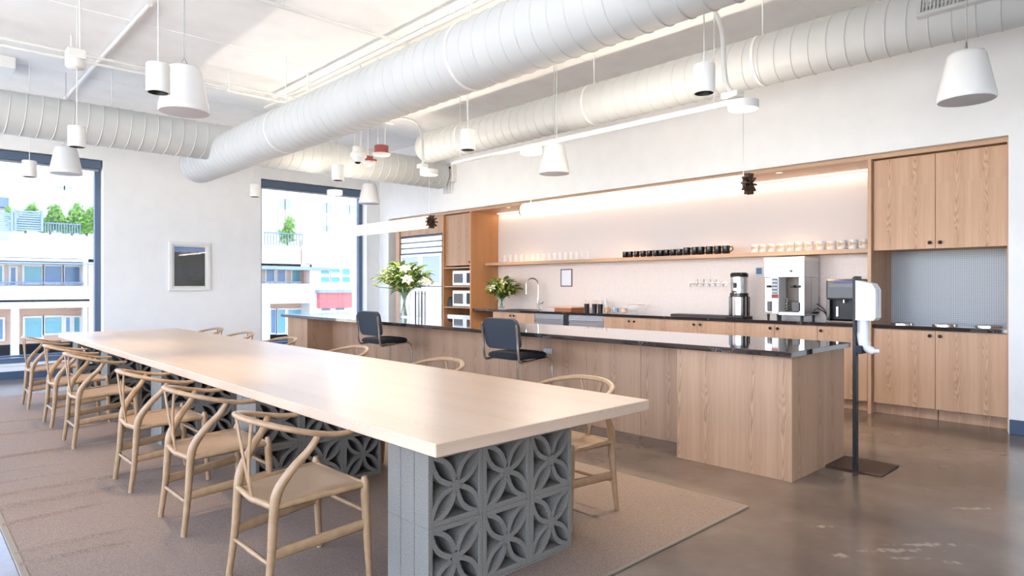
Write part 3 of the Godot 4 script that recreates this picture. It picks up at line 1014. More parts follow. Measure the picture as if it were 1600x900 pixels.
	al.position = Vector3(0, -0.004, 0)
	al.rotation = Vector3(-PI / 2, PI / 2, 0)

func fridge_and_tower() -> void:
	var z0 := -9.86
	var z1 := -9.05
	var t := thing("tall_cabinet", "tall oven cabinet with a pale upper door and open microwave bays", "cabinet", Vector3.ZERO)
	part(t, "side_panel", box(Vector3(XF, 0, z0), Vector3(XB - 0.01, NT - 0.046, z0 + 0.03), 0.002), M.amber)
	part(t, "back_panel", box(Vector3(XB - 0.03, 0, z0 + 0.03), Vector3(XB - 0.01, NT - 0.046, z1)), M.amber)
	var yu := on_x(715, 415, XD).y
	door_panel(t, z0 + 0.032, z1 - 0.002, yu, NT - 0.06, M.island, 1, yu + 0.06)
	for y in [on_x(715, 447, XD).y, on_x(715, 479.5, XD).y, yu - 0.03]:
		part(t, "shelf", box(Vector3(XF + 0.02, y - 0.022, z0 + 0.03), Vector3(XB - 0.03, y, z1 - 0.001), 0.002), M.oak_along[1])
	door_panel(t, z0 + 0.032, z1 - 0.002, 0.12, on_x(715, 492, XD).y, M.steel, 0, 0.5)
	var names := ["white microwave oven on the upper bay of the tall cabinet", "white microwave oven on the lower bay, beside the black kettle"]
	var k := 0
	for r in [[on_x(715, 447, XD).y, on_x(715, 421, XD).y], [on_x(715, 479.5, XD).y, on_x(715, 452, XD).y]]:
		var m := thing("microwave", names[k], "microwave", Vector3(XF + 0.05, r[0], z1 - 0.3))
		k += 1
		var h: float = r[1] - r[0] - 0.02
		part(m, "body", box(Vector3(0.012, 0.008, -0.27), Vector3(0.4, h, 0.27), 0.006), M.white_gloss)
		var dr := part(m, "door", box(Vector3(0, 0.012, -0.265), Vector3(0.013, h - 0.006, 0.12), 0.004), M.steel)
		part(dr, "window", box(Vector3(-0.003, 0.06, -0.23), Vector3(0.002, h - 0.06, 0.05), 0.001), M.black_gloss)
		part(dr, "handle", tube_mesh([Vector3(-0.025, 0.06, 0.085), Vector3(-0.025, h - 0.06, 0.085)], 0.008, 8), M.steel)
		var pn := part(m, "control_panel", box(Vector3(0, 0.012, 0.125), Vector3(0.013, h - 0.006, 0.265), 0.004), M.white_gloss)
		part(pn, "keypad", box(Vector3(-0.002, 0.06, 0.15), Vector3(0.002, h - 0.05, 0.24), 0.001), M.black)
		for z in [-0.22, 0.22]:
			part(m, "foot", box(Vector3(0.03, 0, z - 0.015), Vector3(0.06, 0.009, z + 0.015)), M.black)
			part(m, "foot", box(Vector3(0.34, 0, z - 0.015), Vector3(0.37, 0.009, z + 0.015)), M.black)
	var ke := thing("kettle", "black electric kettle in the lower microwave bay", "kettle", Vector3(XF + 0.12, on_x(715, 479.5, XD).y, z0 + 0.12))
	part(ke, "body", lathe_mesh([Vector2(0, 0), Vector2(0.075, 0), Vector2(0.07, 0.09), Vector2(0.055, 0.17), Vector2(0.045, 0.18), Vector2(0, 0.185)], 20), M.black)
	part(ke, "handle", tube_mesh(smooth([Vector3(0, 0.17, 0.05), Vector3(0, 0.17, 0.1), Vector3(0, 0.1, 0.11), Vector3(0, 0.05, 0.07)], 4), 0.009, 8), M.black)
	part(ke, "spout", tube_mesh([Vector3(0, 0.1, -0.055), Vector3(0, 0.15, -0.09)], [0.018, 0.01], 8), M.black)
	# the glass-door fridge
	var f0 := -11.32
	var f1 := -9.9
	var top := on_x(660, 368, XD).y
	var f := thing("refrigerator", "tall stainless refrigerator with two glass upper doors and top grille", "refrigerator", Vector3.ZERO)
	part(f, "body", box(Vector3(XD + 0.005, 0, f0), Vector3(XB - 0.02, top, f1), 0.004), M.frame_dark)
	var g0 := on_x(660, 397, XD).y
	for i in 3:
		var y := lerpf(g0 + 0.02, top - 0.02, (i + 0.5) / 3.0)
		part(f, "grille_slat", box(Vector3(XD - 0.025, y - 0.05, f0 + 0.02), Vector3(XD + 0.006, y + 0.045, f1 - 0.02), 0.006), M.steel)
	var mid := (f0 + f1) / 2
	var gl := on_x(660, 447, XD).y
	for s in [[f0 + 0.02, mid - 0.006], [mid + 0.006, f1 - 0.02]]:
		var d := part(f, "glass_door", boxes([[Vector3(XD - 0.03, gl, s[0]), Vector3(XD + 0.004, gl + 0.07, s[1])], [Vector3(XD - 0.03, g0 - 0.06, s[0]), Vector3(XD + 0.004, g0, s[1])], [Vector3(XD - 0.03, gl + 0.07, s[0]), Vector3(XD + 0.004, g0 - 0.06, s[0] + 0.06)], [Vector3(XD - 0.03, gl + 0.07, s[1] - 0.06), Vector3(XD + 0.004, g0 - 0.06, s[1])]], 0.004), M.steel)
		part(d, "pane", box(Vector3(XD - 0.02, gl + 0.07, s[0] + 0.06), Vector3(XD - 0.012, g0 - 0.06, s[1] - 0.06)), mat(rgb(150, 165, 175), 0.05, 0.3))
		var e := part(f, "lower_door", box(Vector3(XD - 0.03, 0.1, s[0]), Vector3(XD + 0.004, gl - 0.012, s[1]), 0.004), M.steel)
		var hz: float = s[1] - 0.1 if s[0] < mid - 0.1 else s[0] + 0.1
		part(e, "bar_handle", tube_mesh([Vector3(XD - 0.07, 0.7, hz), Vector3(XD - 0.07, gl - 0.1, hz)], 0.014, 8), M.black)
		for y in [0.75, gl - 0.15]:
			part(e, "handle_post", tube_mesh([Vector3(XD - 0.07, y, hz), Vector3(XD - 0.025, y, hz)], 0.008, 6), M.steel)
	var fp := thing("fridge_surround", "oak boards framing the stainless refrigerator", "panelling", Vector3.ZERO)
	part(fp, "side_panel", box(Vector3(XF, 0, f0 - 0.14), Vector3(XB - 0.01, NT - 0.046, f0 - 0.005), 0.002), M.oak)
	part(fp, "top_board", box(Vector3(XF + 0.03, top + 0.01, f0 - 0.004), Vector3(XF + 0.05, NT - 0.046, f1 + 0.005), 0.002), M.island)

# ---------------------------------------------------------------- things on the long counter
func counter_at(px: float, x: float) -> Vector3:
	return Vector3(x, CT, zx(px, x))
func counter_things() -> void:
	# sink tap
	var p := counter_at(841, 8.02)
	var t := thing("kitchen_tap", "tall chrome gooseneck tap behind the sink", "tap", p)
	part(t, "base", lathe_mesh([Vector2(0, 0), Vector2(0.03, 0), Vector2(0.03, 0.012), Vector2(0.018, 0.02), Vector2(0.018, 0.2), Vector2(0, 0.2)], 18), M.chrome)
	var arc := [Vector3(0, 0.15, 0), Vector3(0, 0.42, 0)]
	for i in 9:
		var a := PI * i / 8.0
		arc.append(Vector3(-0.095 + 0.095 * cos(a), 0.44 + 0.1 * sin(a), -0.05 + 0.05 * cos(a)))
	arc.append(Vector3(-0.19, 0.33, -0.1))
	part(t, "spout", tube_mesh(arc, 0.0125, 10), M.chrome)
	part(t, "spray_head", tube_mesh([Vector3(-0.19, 0.36, -0.1), Vector3(-0.19, 0.27, -0.1)], 0.017, 10), M.chrome)
	part(t, "lever", tube_mesh([Vector3(0, 0.1, 0.01), Vector3(-0.01, 0.11, 0.1), Vector3(-0.01, 0.14, 0.13)], 0.01, 8), M.chrome)
	var sk := thing("kitchen_sink", "black undermount sink rim in the long worktop", "sink", counter_at(820, 7.82))
	part(sk, "rim", boxes([[Vector3(-0.17, 0, -0.3), Vector3(0.13, 0.004, -0.29)], [Vector3(-0.17, 0, 0.29), Vector3(0.13, 0.004, 0.3)], [Vector3(-0.17, 0, -0.29), Vector3(-0.16, 0.004, 0.29)], [Vector3(0.12, 0, -0.29), Vector3(0.13, 0.004, 0.29)]]), M.black)
	part(sk, "basin", box(Vector3(-0.16, 0.0005, -0.29), Vector3(0.12, 0.002, 0.29)), M.black)
	# framed notice on the tile
	var n0 := on_x(876.5, 448, XB - 0.015)
	var n1 := on_x(894.5, 420, XB - 0.015)
	var fn := thing("notice_frame", "small framed paper notice on the pink tile", "notice", Vector3(XB - 0.015, n0.y, (n0.z + n1.z) / 2))
	var hw := (n1.z - n0.z) / 2
	var nh := n1.y - n0.y
	part(fn, "frame", boxes([[Vector3(-0.015, 0, -hw), Vector3(0, 0.02, hw)], [Vector3(-0.015, nh - 0.02, -hw), Vector3(0, nh, hw)], [Vector3(-0.015, 0.02, -hw), Vector3(0, nh - 0.02, -hw + 0.02)], [Vector3(-0.015, 0.02, hw - 0.02), Vector3(0, nh - 0.02, hw)]], 0.002), mat(rgb(120, 112, 116), 0.5))
	part(fn, "sheet", box(Vector3(-0.008, 0.02, -hw + 0.02), Vector3(-0.001, nh - 0.02, hw - 0.02)), mat(rgb(240, 240, 244), 0.7))
	# bread boards
	var b := thing("chopping_board", "reddish wooden board leaning on a paper stack beside the tap", "board", counter_at(888, 7.86))
	part(b, "board", box(Vector3(-0.16, 0.0, -0.16), Vector3(0.16, 0.055, 0.2), 0.004), mat(rgb(168, 104, 66), 0.5))
	part(b, "lid", box(Vector3(-0.17, 0.056, -0.3), Vector3(0.17, 0.075, 0.22), 0.004), mat(rgb(226, 186, 158), 0.5))
	# black tumblers holding cutlery and light jars
	var px := [917, 929, 938]
	for i in 3:
		var c := thing("cutlery_tumbler", "black tumbler of cutlery in the row of three beside the bread board", "tumbler", counter_at(px[i], 7.84), 0, "black cutlery tumblers")
		part(c, "cup", lathe_mesh([Vector2(0, 0), Vector2(0.035, 0), Vector2(0.042, 0.13), Vector2(0.038, 0.13), Vector2(0.032, 0.01), Vector2(0, 0.01)], 18), M.black)
		rng.seed = 60 + i
		for k in 5:
			var a := TAU * k / 5.0
			part(c, "utensil", tube_mesh([Vector3(cos(a) * 0.01, 0.015, sin(a) * 0.01), Vector3(cos(a) * 0.034, 0.17 + rng.randf() * 0.03, sin(a) * 0.034)], 0.004, 5), mat(rgb(236, 214, 190), 0.5))
	var jars := [[949, "glass canister of brown sugar beside the black tumblers", rgb(206, 160, 116), 0.05], [962, "glass canister with blue sachets beside the white bottle", rgb(150, 170, 200), 0.06], [975, "glass canister of pale biscuits at the end of the jar row", rgb(226, 196, 170), 0.06]]
	for j in jars:
		var c := thing("glass_canister", j[1], "jar", counter_at(j[0], 7.84), 0)
		part(c, "glass", lathe_mesh([Vector2(0, 0), Vector2(0.055, 0), Vector2(0.058, 0.01), Vector2(0.058, 0.12), Vector2(0.05, 0.125), Vector2(0.05, 0.012), Vector2(0, 0.012)], 20), M.clear)
		part(c, "contents", lathe_mesh([Vector2(0, 0.013), Vector2(0.048, 0.013), Vector2(0.048, 0.075), Vector2(0, 0.09)], 18), mat(j[2], 0.8))
	var wb := thing("white_bottle", "white bottle standing behind the glass canisters", "bottle", counter_at(947, 8.05))
	part(wb, "body", lathe_mesh([Vector2(0, 0), Vector2(0.035, 0), Vector2(0.035, 0.15), Vector2(0.014, 0.18), Vector2(0.014, 0.22), Vector2(0, 0.22)], 18), M.white_gloss)
	var ac := thing("acrylic_box", "clear acrylic box at the end of the jar row", "box", counter_at(994, 7.9))
	part(ac, "walls", boxes([[Vector3(-0.09, 0, -0.1), Vector3(0.09, 0.004, 0.1)], [Vector3(-0.09, 0.004, -0.1), Vector3(-0.086, 0.13, 0.1)], [Vector3(0.086, 0.004, -0.1), Vector3(0.09, 0.13, 0.1)], [Vector3(-0.086, 0.004, -0.1), Vector3(0.086, 0.13, -0.096)], [Vector3(-0.086, 0.004, 0.096), Vector3(0.086, 0.13, 0.1)]]), M.clear)
	part(ac, "lid", box(Vector3(-0.095, 0.13, -0.105), Vector3(0.095, 0.136, 0.105), 0.002), mat(rgb(190, 170, 150), 0.4))
	# beer-style taps on the tile
	var tp := [1084, 1094, 1104, 1114, 1123, 1135]
	for i in 6:
		var q := on_x(tp[i], 443, XB - 0.015)
		var w := thing("wall_tap", "small chrome tap in the row of wall taps on the tile", "tap", q, 0, "chrome drink taps on the tile")
		part(w, "shank", tube_mesh([Vector3(0, 0, 0), Vector3(-0.07, 0, 0)], 0.013, 10), M.chrome)
		part(w, "flange", lathe_mesh([Vector2(0, 0), Vector2(0.026, 0), Vector2(0.022, 0.01), Vector2(0, 0.01)], 16, Transform3D(Basis(Vector3.BACK, PI / 2), Vector3.ZERO)), M.chrome)
		part(w, "spout", tube_mesh(smooth([Vector3(-0.05, 0, 0), Vector3(-0.085, -0.01, 0), Vector3(-0.095, -0.05, 0)], 4), 0.01, 8), M.chrome)
		if i > 0 and i < 5:
			part(w, "lever", tube_mesh([Vector3(-0.065, 0.005, 0), Vector3(-0.068, 0.06, 0)], [0.006, 0.009], 8), M.chrome)
	var tray := thing("drip_tray", "long flat dark drip tray under the wall taps", "tray", counter_at(1095, 7.98))
	part(tray, "pan", box(Vector3(-0.1, 0, -0.42), Vector3(0.1, 0.016, 0.42), 0.004), mat(rgb(70, 66, 66), 0.4, 0.6))
	part(tray, "grid", box(Vector3(-0.09, 0.0165, -0.41), Vector3(0.09, 0.02, 0.41)), M.black)
	coffee_urn()
	brewer()
	dispenser()
func coffee_urn() -> void:
	var u := thing("coffee_urn", "cylindrical chrome coffee dispenser with black base on the long counter", "coffee urn", counter_at(1155, 7.84))
	var sc := on_x(1155, 426, 7.84).y - CT
	part(u, "base", box(Vector3(-0.13, 0, -0.12), Vector3(0.13, 0.025, 0.12), 0.006), M.black)
	for a in [[-0.07, -0.08], [-0.07, 0.08], [0.08, -0.08], [0.08, 0.08]]:
		part(u, "stand_leg", box(Vector3(a[0] - 0.018, 0.025, a[1] - 0.018), Vector3(a[0] + 0.018, sc * 0.47, a[1] + 0.018), 0.004), M.black_gloss)
	part(u, "column", box(Vector3(-0.03, 0.025, -0.05), Vector3(0.09, sc * 0.47, 0.05), 0.01), M.chrome)
	part(u, "collar", lathe_mesh([Vector2(0, sc * 0.47), Vector2(0.115, sc * 0.47), Vector2(0.115, sc * 0.55), Vector2(0, sc * 0.55)], 28), M.black_gloss)
	part(u, "tank", lathe_mesh([Vector2(0.105, sc * 0.55), Vector2(0.105, sc * 0.9)], 32), M.chrome)
	part(u, "lid", lathe_mesh([Vector2(0.11, sc * 0.9), Vector2(0.112, sc * 0.97), Vector2(0.09, sc), Vector2(0, sc)], 28), M.black_gloss)
	part(u, "sight_gauge", box(Vector3(-0.125, sc * 0.66, -0.02), Vector3(-0.1, sc * 0.78, 0.02), 0.005), M.black)
	part(u, "tap", tube_mesh([Vector3(-0.1, sc * 0.58, 0), Vector3(-0.16, sc * 0.58, 0), Vector3(-0.165, sc * 0.5, 0)], 0.012, 8), M.black)
func brewer() -> void:
	var z0 := zx(1194, 7.72)
	var z1 := zx(1257, 7.72)
	var w := z1 - z0
	var o := Vector3(7.72, CT, z0)
	var h := on_x(1225, 402, 7.72).y - CT
	var b := thing("coffee_brewer", "large stainless twin coffee brewer with keypad and red label", "coffee machine", o)
	var l := 0.07
	for p in [Vector2(0.03, 0.04), Vector2(0.03, w - 0.04), Vector2(0.36, 0.04), Vector2(0.36, w - 0.04), Vector2(0.03, w * 0.33)]:
		part(b, "foot", tube_mesh([Vector3(p.x, 0, p.y), Vector3(p.x, l, p.y)], [0.014, 0.018], 10), M.black)
	part(b, "hood", box(Vector3(0, h * 0.68, 0), Vector3(0.42, h, w), 0.006), M.steel)
	part(b, "top_lid", box(Vector3(-0.005, h * 0.94, -0.003), Vector3(0.42, h + 0.004, w + 0.003), 0.004), mat(rgb(224, 222, 218), 0.3, 0.6))
	part(b, "back", box(Vector3(0.2, l, 0), Vector3(0.42, h * 0.68, w), 0.004), M.steel)
	part(b, "base_tray", box(Vector3(0.0, l - 0.012, w * 0.36), Vector3(0.42, l + 0.03, w), 0.004), M.steel)
	var c := part(b, "control_column", box(Vector3(-0.012, l, w * 0.2), Vector3(0.2, h * 0.7, w * 0.38), 0.008), M.white_gloss)
	var k := part(c, "keypad", box(Vector3(-0.016, h * 0.42, w * 0.215), Vector3(-0.011, h * 0.66, w * 0.35), 0.001), M.frame_dark)
	for i in 4:
		for j in 3:
			part(k, "key", box(Vector3(-0.019, h * (0.44 + 0.055 * i), w * (0.23 + 0.04 * j)), Vector3(-0.0155, h * (0.47 + 0.055 * i), w * (0.255 + 0.04 * j))), M.white)
	part(c, "warning_label", box(Vector3(-0.0155, h * 0.35, w * 0.2), Vector3(-0.0115, h * 0.41, w * 0.37)), M.red)
	part(b, "bay_panel", box(Vector3(0.19, l + 0.03, w * 0.39), Vector3(0.2, h * 0.68, w * 0.75)), mat(rgb(98, 86, 76), 0.35, 0.2))
	part(b, "left_bay", box(Vector3(0.02, l + 0.02, 0.0), Vector3(0.2, h * 0.68, w * 0.19), 0.004), M.steel)
	part(b, "right_column", box(Vector3(0.0, l + 0.02, w * 0.86), Vector3(0.2, h * 0.68, w), 0.004), M.steel)
	for z in [0.08, 0.68, 0.82]:
		part(b, "brew_handle", box(Vector3(-0.03, h * 0.515, w * z), Vector3(0.1, h * 0.555, w * (z + 0.09)), 0.006), M.black)
	for z in [[0.07, 0.19], [0.68, 0.92]]:
		part(b, "server", box(Vector3(0.0, l + 0.031, w * z[0]), Vector3(0.18, h * 0.30, w * z[1]), 0.01), mat(rgb(88, 86, 86), 0.4, 0.3))
	part(b, "badge", lathe_mesh([Vector2(0, 0.003), Vector2(0.018, 0.003), Vector2(0.018, 0.0)], 16, Transform3D(Basis(Vector3.BACK, PI / 2), Vector3(0, h * 0.78, w * 0.68))), M.frame_dark)
	part(b, "spring", tube_mesh(coil(Vector3(0.12, l + 0.04, w * 0.47), 0.022, 0.14, 4), 0.006, 6), M.chrome)
	var card := on_x(1186, 424, XB - 0.015)
	var n := thing("wall_card", "small blue instruction card on the tile beside the coffee brewer", "notice", card)
	part(n, "card", box(Vector3(-0.006, -0.06, -0.055), Vector3(0, 0.06, 0.055), 0.001), mat(rgb(206, 220, 232), 0.6))
	part(n, "printed_panel", box(Vector3(-0.008, -0.035, -0.035), Vector3(-0.006, 0.045, 0.04)), M.frame_dark)
	var so := on_x(1277, 470, XB - 0.015)
	var s := thing("wall_socket", "black wall socket with plugs between brewer and dispenser", "socket", so)
	part(s, "plate", box(Vector3(-0.008, -0.06, -0.035), Vector3(0, 0.06, 0.035), 0.002), mat(rgb(196, 190, 186), 0.5))
	part(s, "plug", box(Vector3(-0.05, 0.01, -0.02), Vector3(-0.008, 0.045, 0.02), 0.004), M.black)
	part(s, "plug", box(Vector3(-0.05, -0.045, -0.02), Vector3(-0.008, -0.01, 0.02), 0.004), M.black)
	var e := counter_at(1296, 8.0)
	for k2 in 2:
		var y := so.y + (0.028 if k2 == 0 else -0.028)
		solo("power_cord", "black power cord looping from the wall socket to the dispenser", "cord", tube_mesh(smooth([Vector3(so.x - 0.045, y, so.z), Vector3(so.x - 0.09, y - 0.05, so.z + 0.02), Vector3(so.x - 0.1, y - 0.13 + k2 * 0.03, so.z + 0.12), Vector3(e.x - 0.08, CT + 0.05 + (0.03 if k2 == 0 else 0.0), e.z - 0.0)], 5), 0.006, 6), M.black, Vector3.ZERO, "cords at the wall socket")
func coil(at: Vector3, r: float, h: float, turns: int) -> Array:
	var out := []
	for i in turns * 10 + 1:
		var a := TAU * i / 10.0
		out.append(at + Vector3(cos(a) * r, h * i / (turns * 10.0), sin(a) * r))
	return out
func dispenser() -> void:
	var z0 := zx(1290, 7.7)
	var w := zx(1326, 7.7) - z0 + 0.08
	var h := on_x(1305, 436, 7.7).y - CT
	var d := thing("water_dispenser", "black countertop water dispenser with a blue lit top strip", "dispenser", Vector3(7.7, CT, z0))
	part(d, "body", box(Vector3(0.1, 0.012, 0), Vector3(0.42, h, w), 0.02), M.black)
	part(d, "head", box(Vector3(0, h * 0.52, 0), Vector3(0.12, h, w), 0.02), mat(rgb(74, 76, 80), 0.3))
	part(d, "brand_strip", box(Vector3(-0.003, h * 0.9, w * 0.3), Vector3(0.004, h * 0.96, w * 0.92), 0.001), mat(rgb(44, 50, 128), 0.3))
	part(d, "display", box(Vector3(-0.003, h * 0.8, 0.03), Vector3(0.004, h * 0.9, w - 0.03), 0.001), M.black_gloss)
	part(d, "side_post", box(Vector3(0.02, 0.012, 0), Vector3(0.11, h * 0.53, 0.04), 0.004), M.black_gloss)
	part(d, "side_post", box(Vector3(0.02, 0.012, w - 0.04), Vector3(0.11, h * 0.53, w), 0.004), M.black_gloss)
	part(d, "nozzle", tube_mesh([Vector3(0.05, h * 0.53, w * 0.55), Vector3(0.05, h * 0.45, w * 0.55)], 0.012, 10), M.chrome)
	part(d, "paddle", box(Vector3(0.085, 0.06, w * 0.25), Vector3(0.1, h * 0.36, w * 0.33), 0.003), M.steel)
	part(d, "drip_tray", box(Vector3(-0.02, 0, 0.0), Vector3(0.42, 0.014, w), 0.004), mat(rgb(92, 88, 86), 0.35, 0.5))

# ---------------------------------------------------------------- shelf
func mug(called: String, label: String, m: Material, group: String, deco: Material) -> Node3D:
	var t := thing(called, label, "mug", Vector3.ZERO, 0, group)
	part(t, "cup", lathe_mesh([Vector2(0, 0), Vector2(0.038, 0), Vector2(0.041, 0.006), Vector2(0.041, 0.092), Vector2(0.037, 0.092), Vector2(0.036, 0.01), Vector2(0, 0.01)], 20), m)
	part(t, "handle", tube_mesh(smooth([Vector3(0, 0.075, 0.038), Vector3(0, 0.075, 0.066), Vector3(0, 0.045, 0.072), Vector3(0, 0.02, 0.038)], 4), 0.006, 6), m)
	if deco != null:
		for k in 3:
			var a := PI + (k - 1) * 0.55
			part(t, "gold_leaf", box(Vector3(-0.0425, 0.03 + 0.01 * k, -0.011), Vector3(-0.0405, 0.075 - 0.008 * k, 0.011), 0.0008), deco, Vector3.ZERO, Vector3(0, a - PI, 0))
	return t
func shelf_things() -> void:
	var y := 1.785
	var x := 7.95
	var bm := mug("coffee_mug", "glossy black mug in the row on the oak shelf", M.black_gloss, "black mugs on the shelf", null)
	var bp := [977, 985, 995, 1005, 1015, 1025, 1033, 1042, 1052, 1062]
	var first := true
	for p in bp:
		var at := Vector3(x, y, zx(p, x))
		if first:
			bm.position = at
			first = false
		else:
			copy(bm, at)
	for p in [1074, 1087, 1096, 1109, 1122, 1135]:
		copy(bm, Vector3(x - 0.01, y, zx(p, x)), 0.25, "black mug in the group of six beside the white mugs").set_meta("group", "black mugs near the white mugs")
	for o in get_children():
		if o.has_meta("group") and o.get_meta("group") == "black mugs near the white mugs":
			o.set_meta("label", "black mug in the group of six beside the white mugs")
			o.scale = Vector3.ONE * 1.2
	var wm := mug("coffee_mug", "white mug with a gold leaf print on the oak shelf", M.white_gloss, "white and gold mugs on the shelf", mat(rgb(204, 172, 130), 0.45))
	var wp := [1180, 1192, 1206, 1221, 1236, 1249, 1265, 1282, 1299, 1315, 1333, 1350]
	first = true
	for p in wp:
		var at := Vector3(x, y, zx(p, x))
		if first:
			wm.position = at
			wm.scale = Vector3.ONE * 1.15
			first = false
		else:
			copy(wm, at, 0.2)
	var g := thing("drinking_glass", "clear tumbler in the row at the amber panel end of the shelf", "glass", Vector3.ZERO, 0, "clear glasses on the shelf")
	part(g, "tumbler", lathe_mesh([Vector2(0, 0), Vector2(0.03, 0), Vector2(0.036, 0.13), Vector2(0.033, 0.13), Vector2(0.028, 0.008), Vector2(0, 0.008)], 18), M.clear)
	first = true
	for i in 16:
		var at := Vector3(x, y, zx(789 + i * 8.6, x))
		if first:
			g.position = at
			first = false
		else:
			copy(g, at)

# ---------------------------------------------------------------- counter stools
func stools() -> void:
	var t := thing("counter_stool", "black upholstered cantilever stool beside the lily vase at the island", "stool", Vector3(4.43, 0, -7.0), 0, "black stools at the island")
	var sy := 0.66
	var seat := S()
	for k in 5:
		var inset: float = [0.012, 0.0, 0.006, 0.02, 0.05][k]
		var y0: float = [0.0, 0.012, 0.034, 0.046, 0.054][k]
		var y1: float = [0.012, 0.034, 0.046, 0.054, 0.06][k]
		prism(seat, round_rect(0.45 - inset * 2, 0.47 - inset * 2, 0.09), Vector3(0, sy + y0, 0), Vector3.RIGHT, Vector3.BACK, Vector3(0, y1 - y0, 0))
	part(t, "seat_cushion", done(seat), M.fabric)
	var back := S()
	var rp := round_rect(0.48, 0.3, 0.07)
	prism(back, rp, Vector3(-0.225, 0.9, 0), Vector3.BACK, Vector3(-0.17, 0.985, 0).normalized(), Vector3(0.035, 0.006, 0))
	part(t, "back_cushion", done(back), M.fabric_back)
	var f := S()
	for s in [-1, 1]:
		var z: float = s * 0.245
		tube(f, smooth([Vector3(-0.255, 1.0, z), Vector3(-0.235, 0.85, z), Vector3(-0.225, 0.7, z), Vector3(-0.2, 0.645, z), Vector3(-0.13, 0.64, z), Vector3(0.1, 0.655, z), Vector3(0.19, 0.655, z), Vector3(0.235, 0.62, z), Vector3(0.24, 0.5, z), Vector3(0.24, 0.1, z), Vector3(0.23, 0.03, z), Vector3(0.17, 0.0125, z), Vector3(-0.22, 0.0125, z)], 4), 0.0125, 8, 1.0, Vector3.BACK)
	tube(f, [Vector3(-0.22, 0.0125, -0.245), Vector3(-0.22, 0.0125, 0.245)], 0.0125, 8)
	tube(f, [Vector3(0.24, 0.25, -0.245), Vector3(0.24, 0.25, 0.245)], 0.01, 8)
	tube(f, [Vector3(-0.1, 0.645, -0.245), Vector3(-0.1, 0.645, 0.245)], 0.008, 6)
	tube(f, [Vector3(0.12, 0.652, -0.245), Vector3(0.12, 0.652, 0.245)], 0.008, 6)
	part(t, "tube_frame", done(f), M.chrome)
	copy(t, Vector3(4.45, 0, -4.62), 0.0, "black upholstered cantilever stool in front of the island power outlet")

# ---------------------------------------------------------------- hand sanitizer stand
func sanitizer() -> void:
	var o := thing("sanitizer_stand", "black floor stand with white hand sanitizer dispenser beside the island end", "dispenser stand", Vector3(5.29, 0, -1.74))
	part(o, "base_plate", box(Vector3(-0.2, 0, -0.195), Vector3(0.2, 0.012, 0.195), 0.003), M.bronze)
	var pp := on_y(1331.5, 737, 0.012) - o.position
	var post := Vector3(clampf(pp.x, -0.18, 0.18), 0, clampf(pp.z, -0.18, 0.18))
	part(o, "post", box(post + Vector3(-0.027, 0.012, -0.012), post + Vector3(0.027, 1.43, 0.012), 0.002), M.black)
	part(o, "back_plate", box(post + Vector3(-0.07, 1.02, 0.0125), post + Vector3(0.07, 1.435, 0.018), 0.001), M.black)
	# dispenser faces along the room towards the camera end
	var d := S()
	prism(d, [Vector2(0, 0.0), Vector2(0.12, 0.0), Vector2(0.135, 0.02), Vector2(0.135, 0.22), Vector2(0.11, 0.265), Vector2(0.0, 0.29)], post + Vector3(-0.06, 1.115, 0.018), Vector3.BACK, Vector3.UP, Vector3(0.12, 0, 0))
	part(o, "dispenser", done(d), M.white_gloss)
	var g := S()
	tube(g, smooth([post + Vector3(0, 1.12, 0.05), post + Vector3(0, 1.02, 0.05), post + Vector3(0, 0.94, 0.06), post + Vector3(0, 0.9, 0.1), post + Vector3(0, 0.895, 0.16)], 4), [0.03, 0.03, 0.028, 0.02, 0.01], 8, 1.5, Vector3.RIGHT)
	part(o, "drip_tray", done(g), M.white_gloss)
	part(o, "tray_bracket", box(post + Vector3(-0.05, 0.87, 0.012), post + Vector3(0.05, 0.93, 0.06), 0.006), M.fabric_back)
	part(o, "window_slot", box(post + Vector3(0.0, 1.2, 0.1535), post + Vector3(0.03, 1.34, 0.156), 0.001), mat(rgb(206, 206, 214), 0.3))

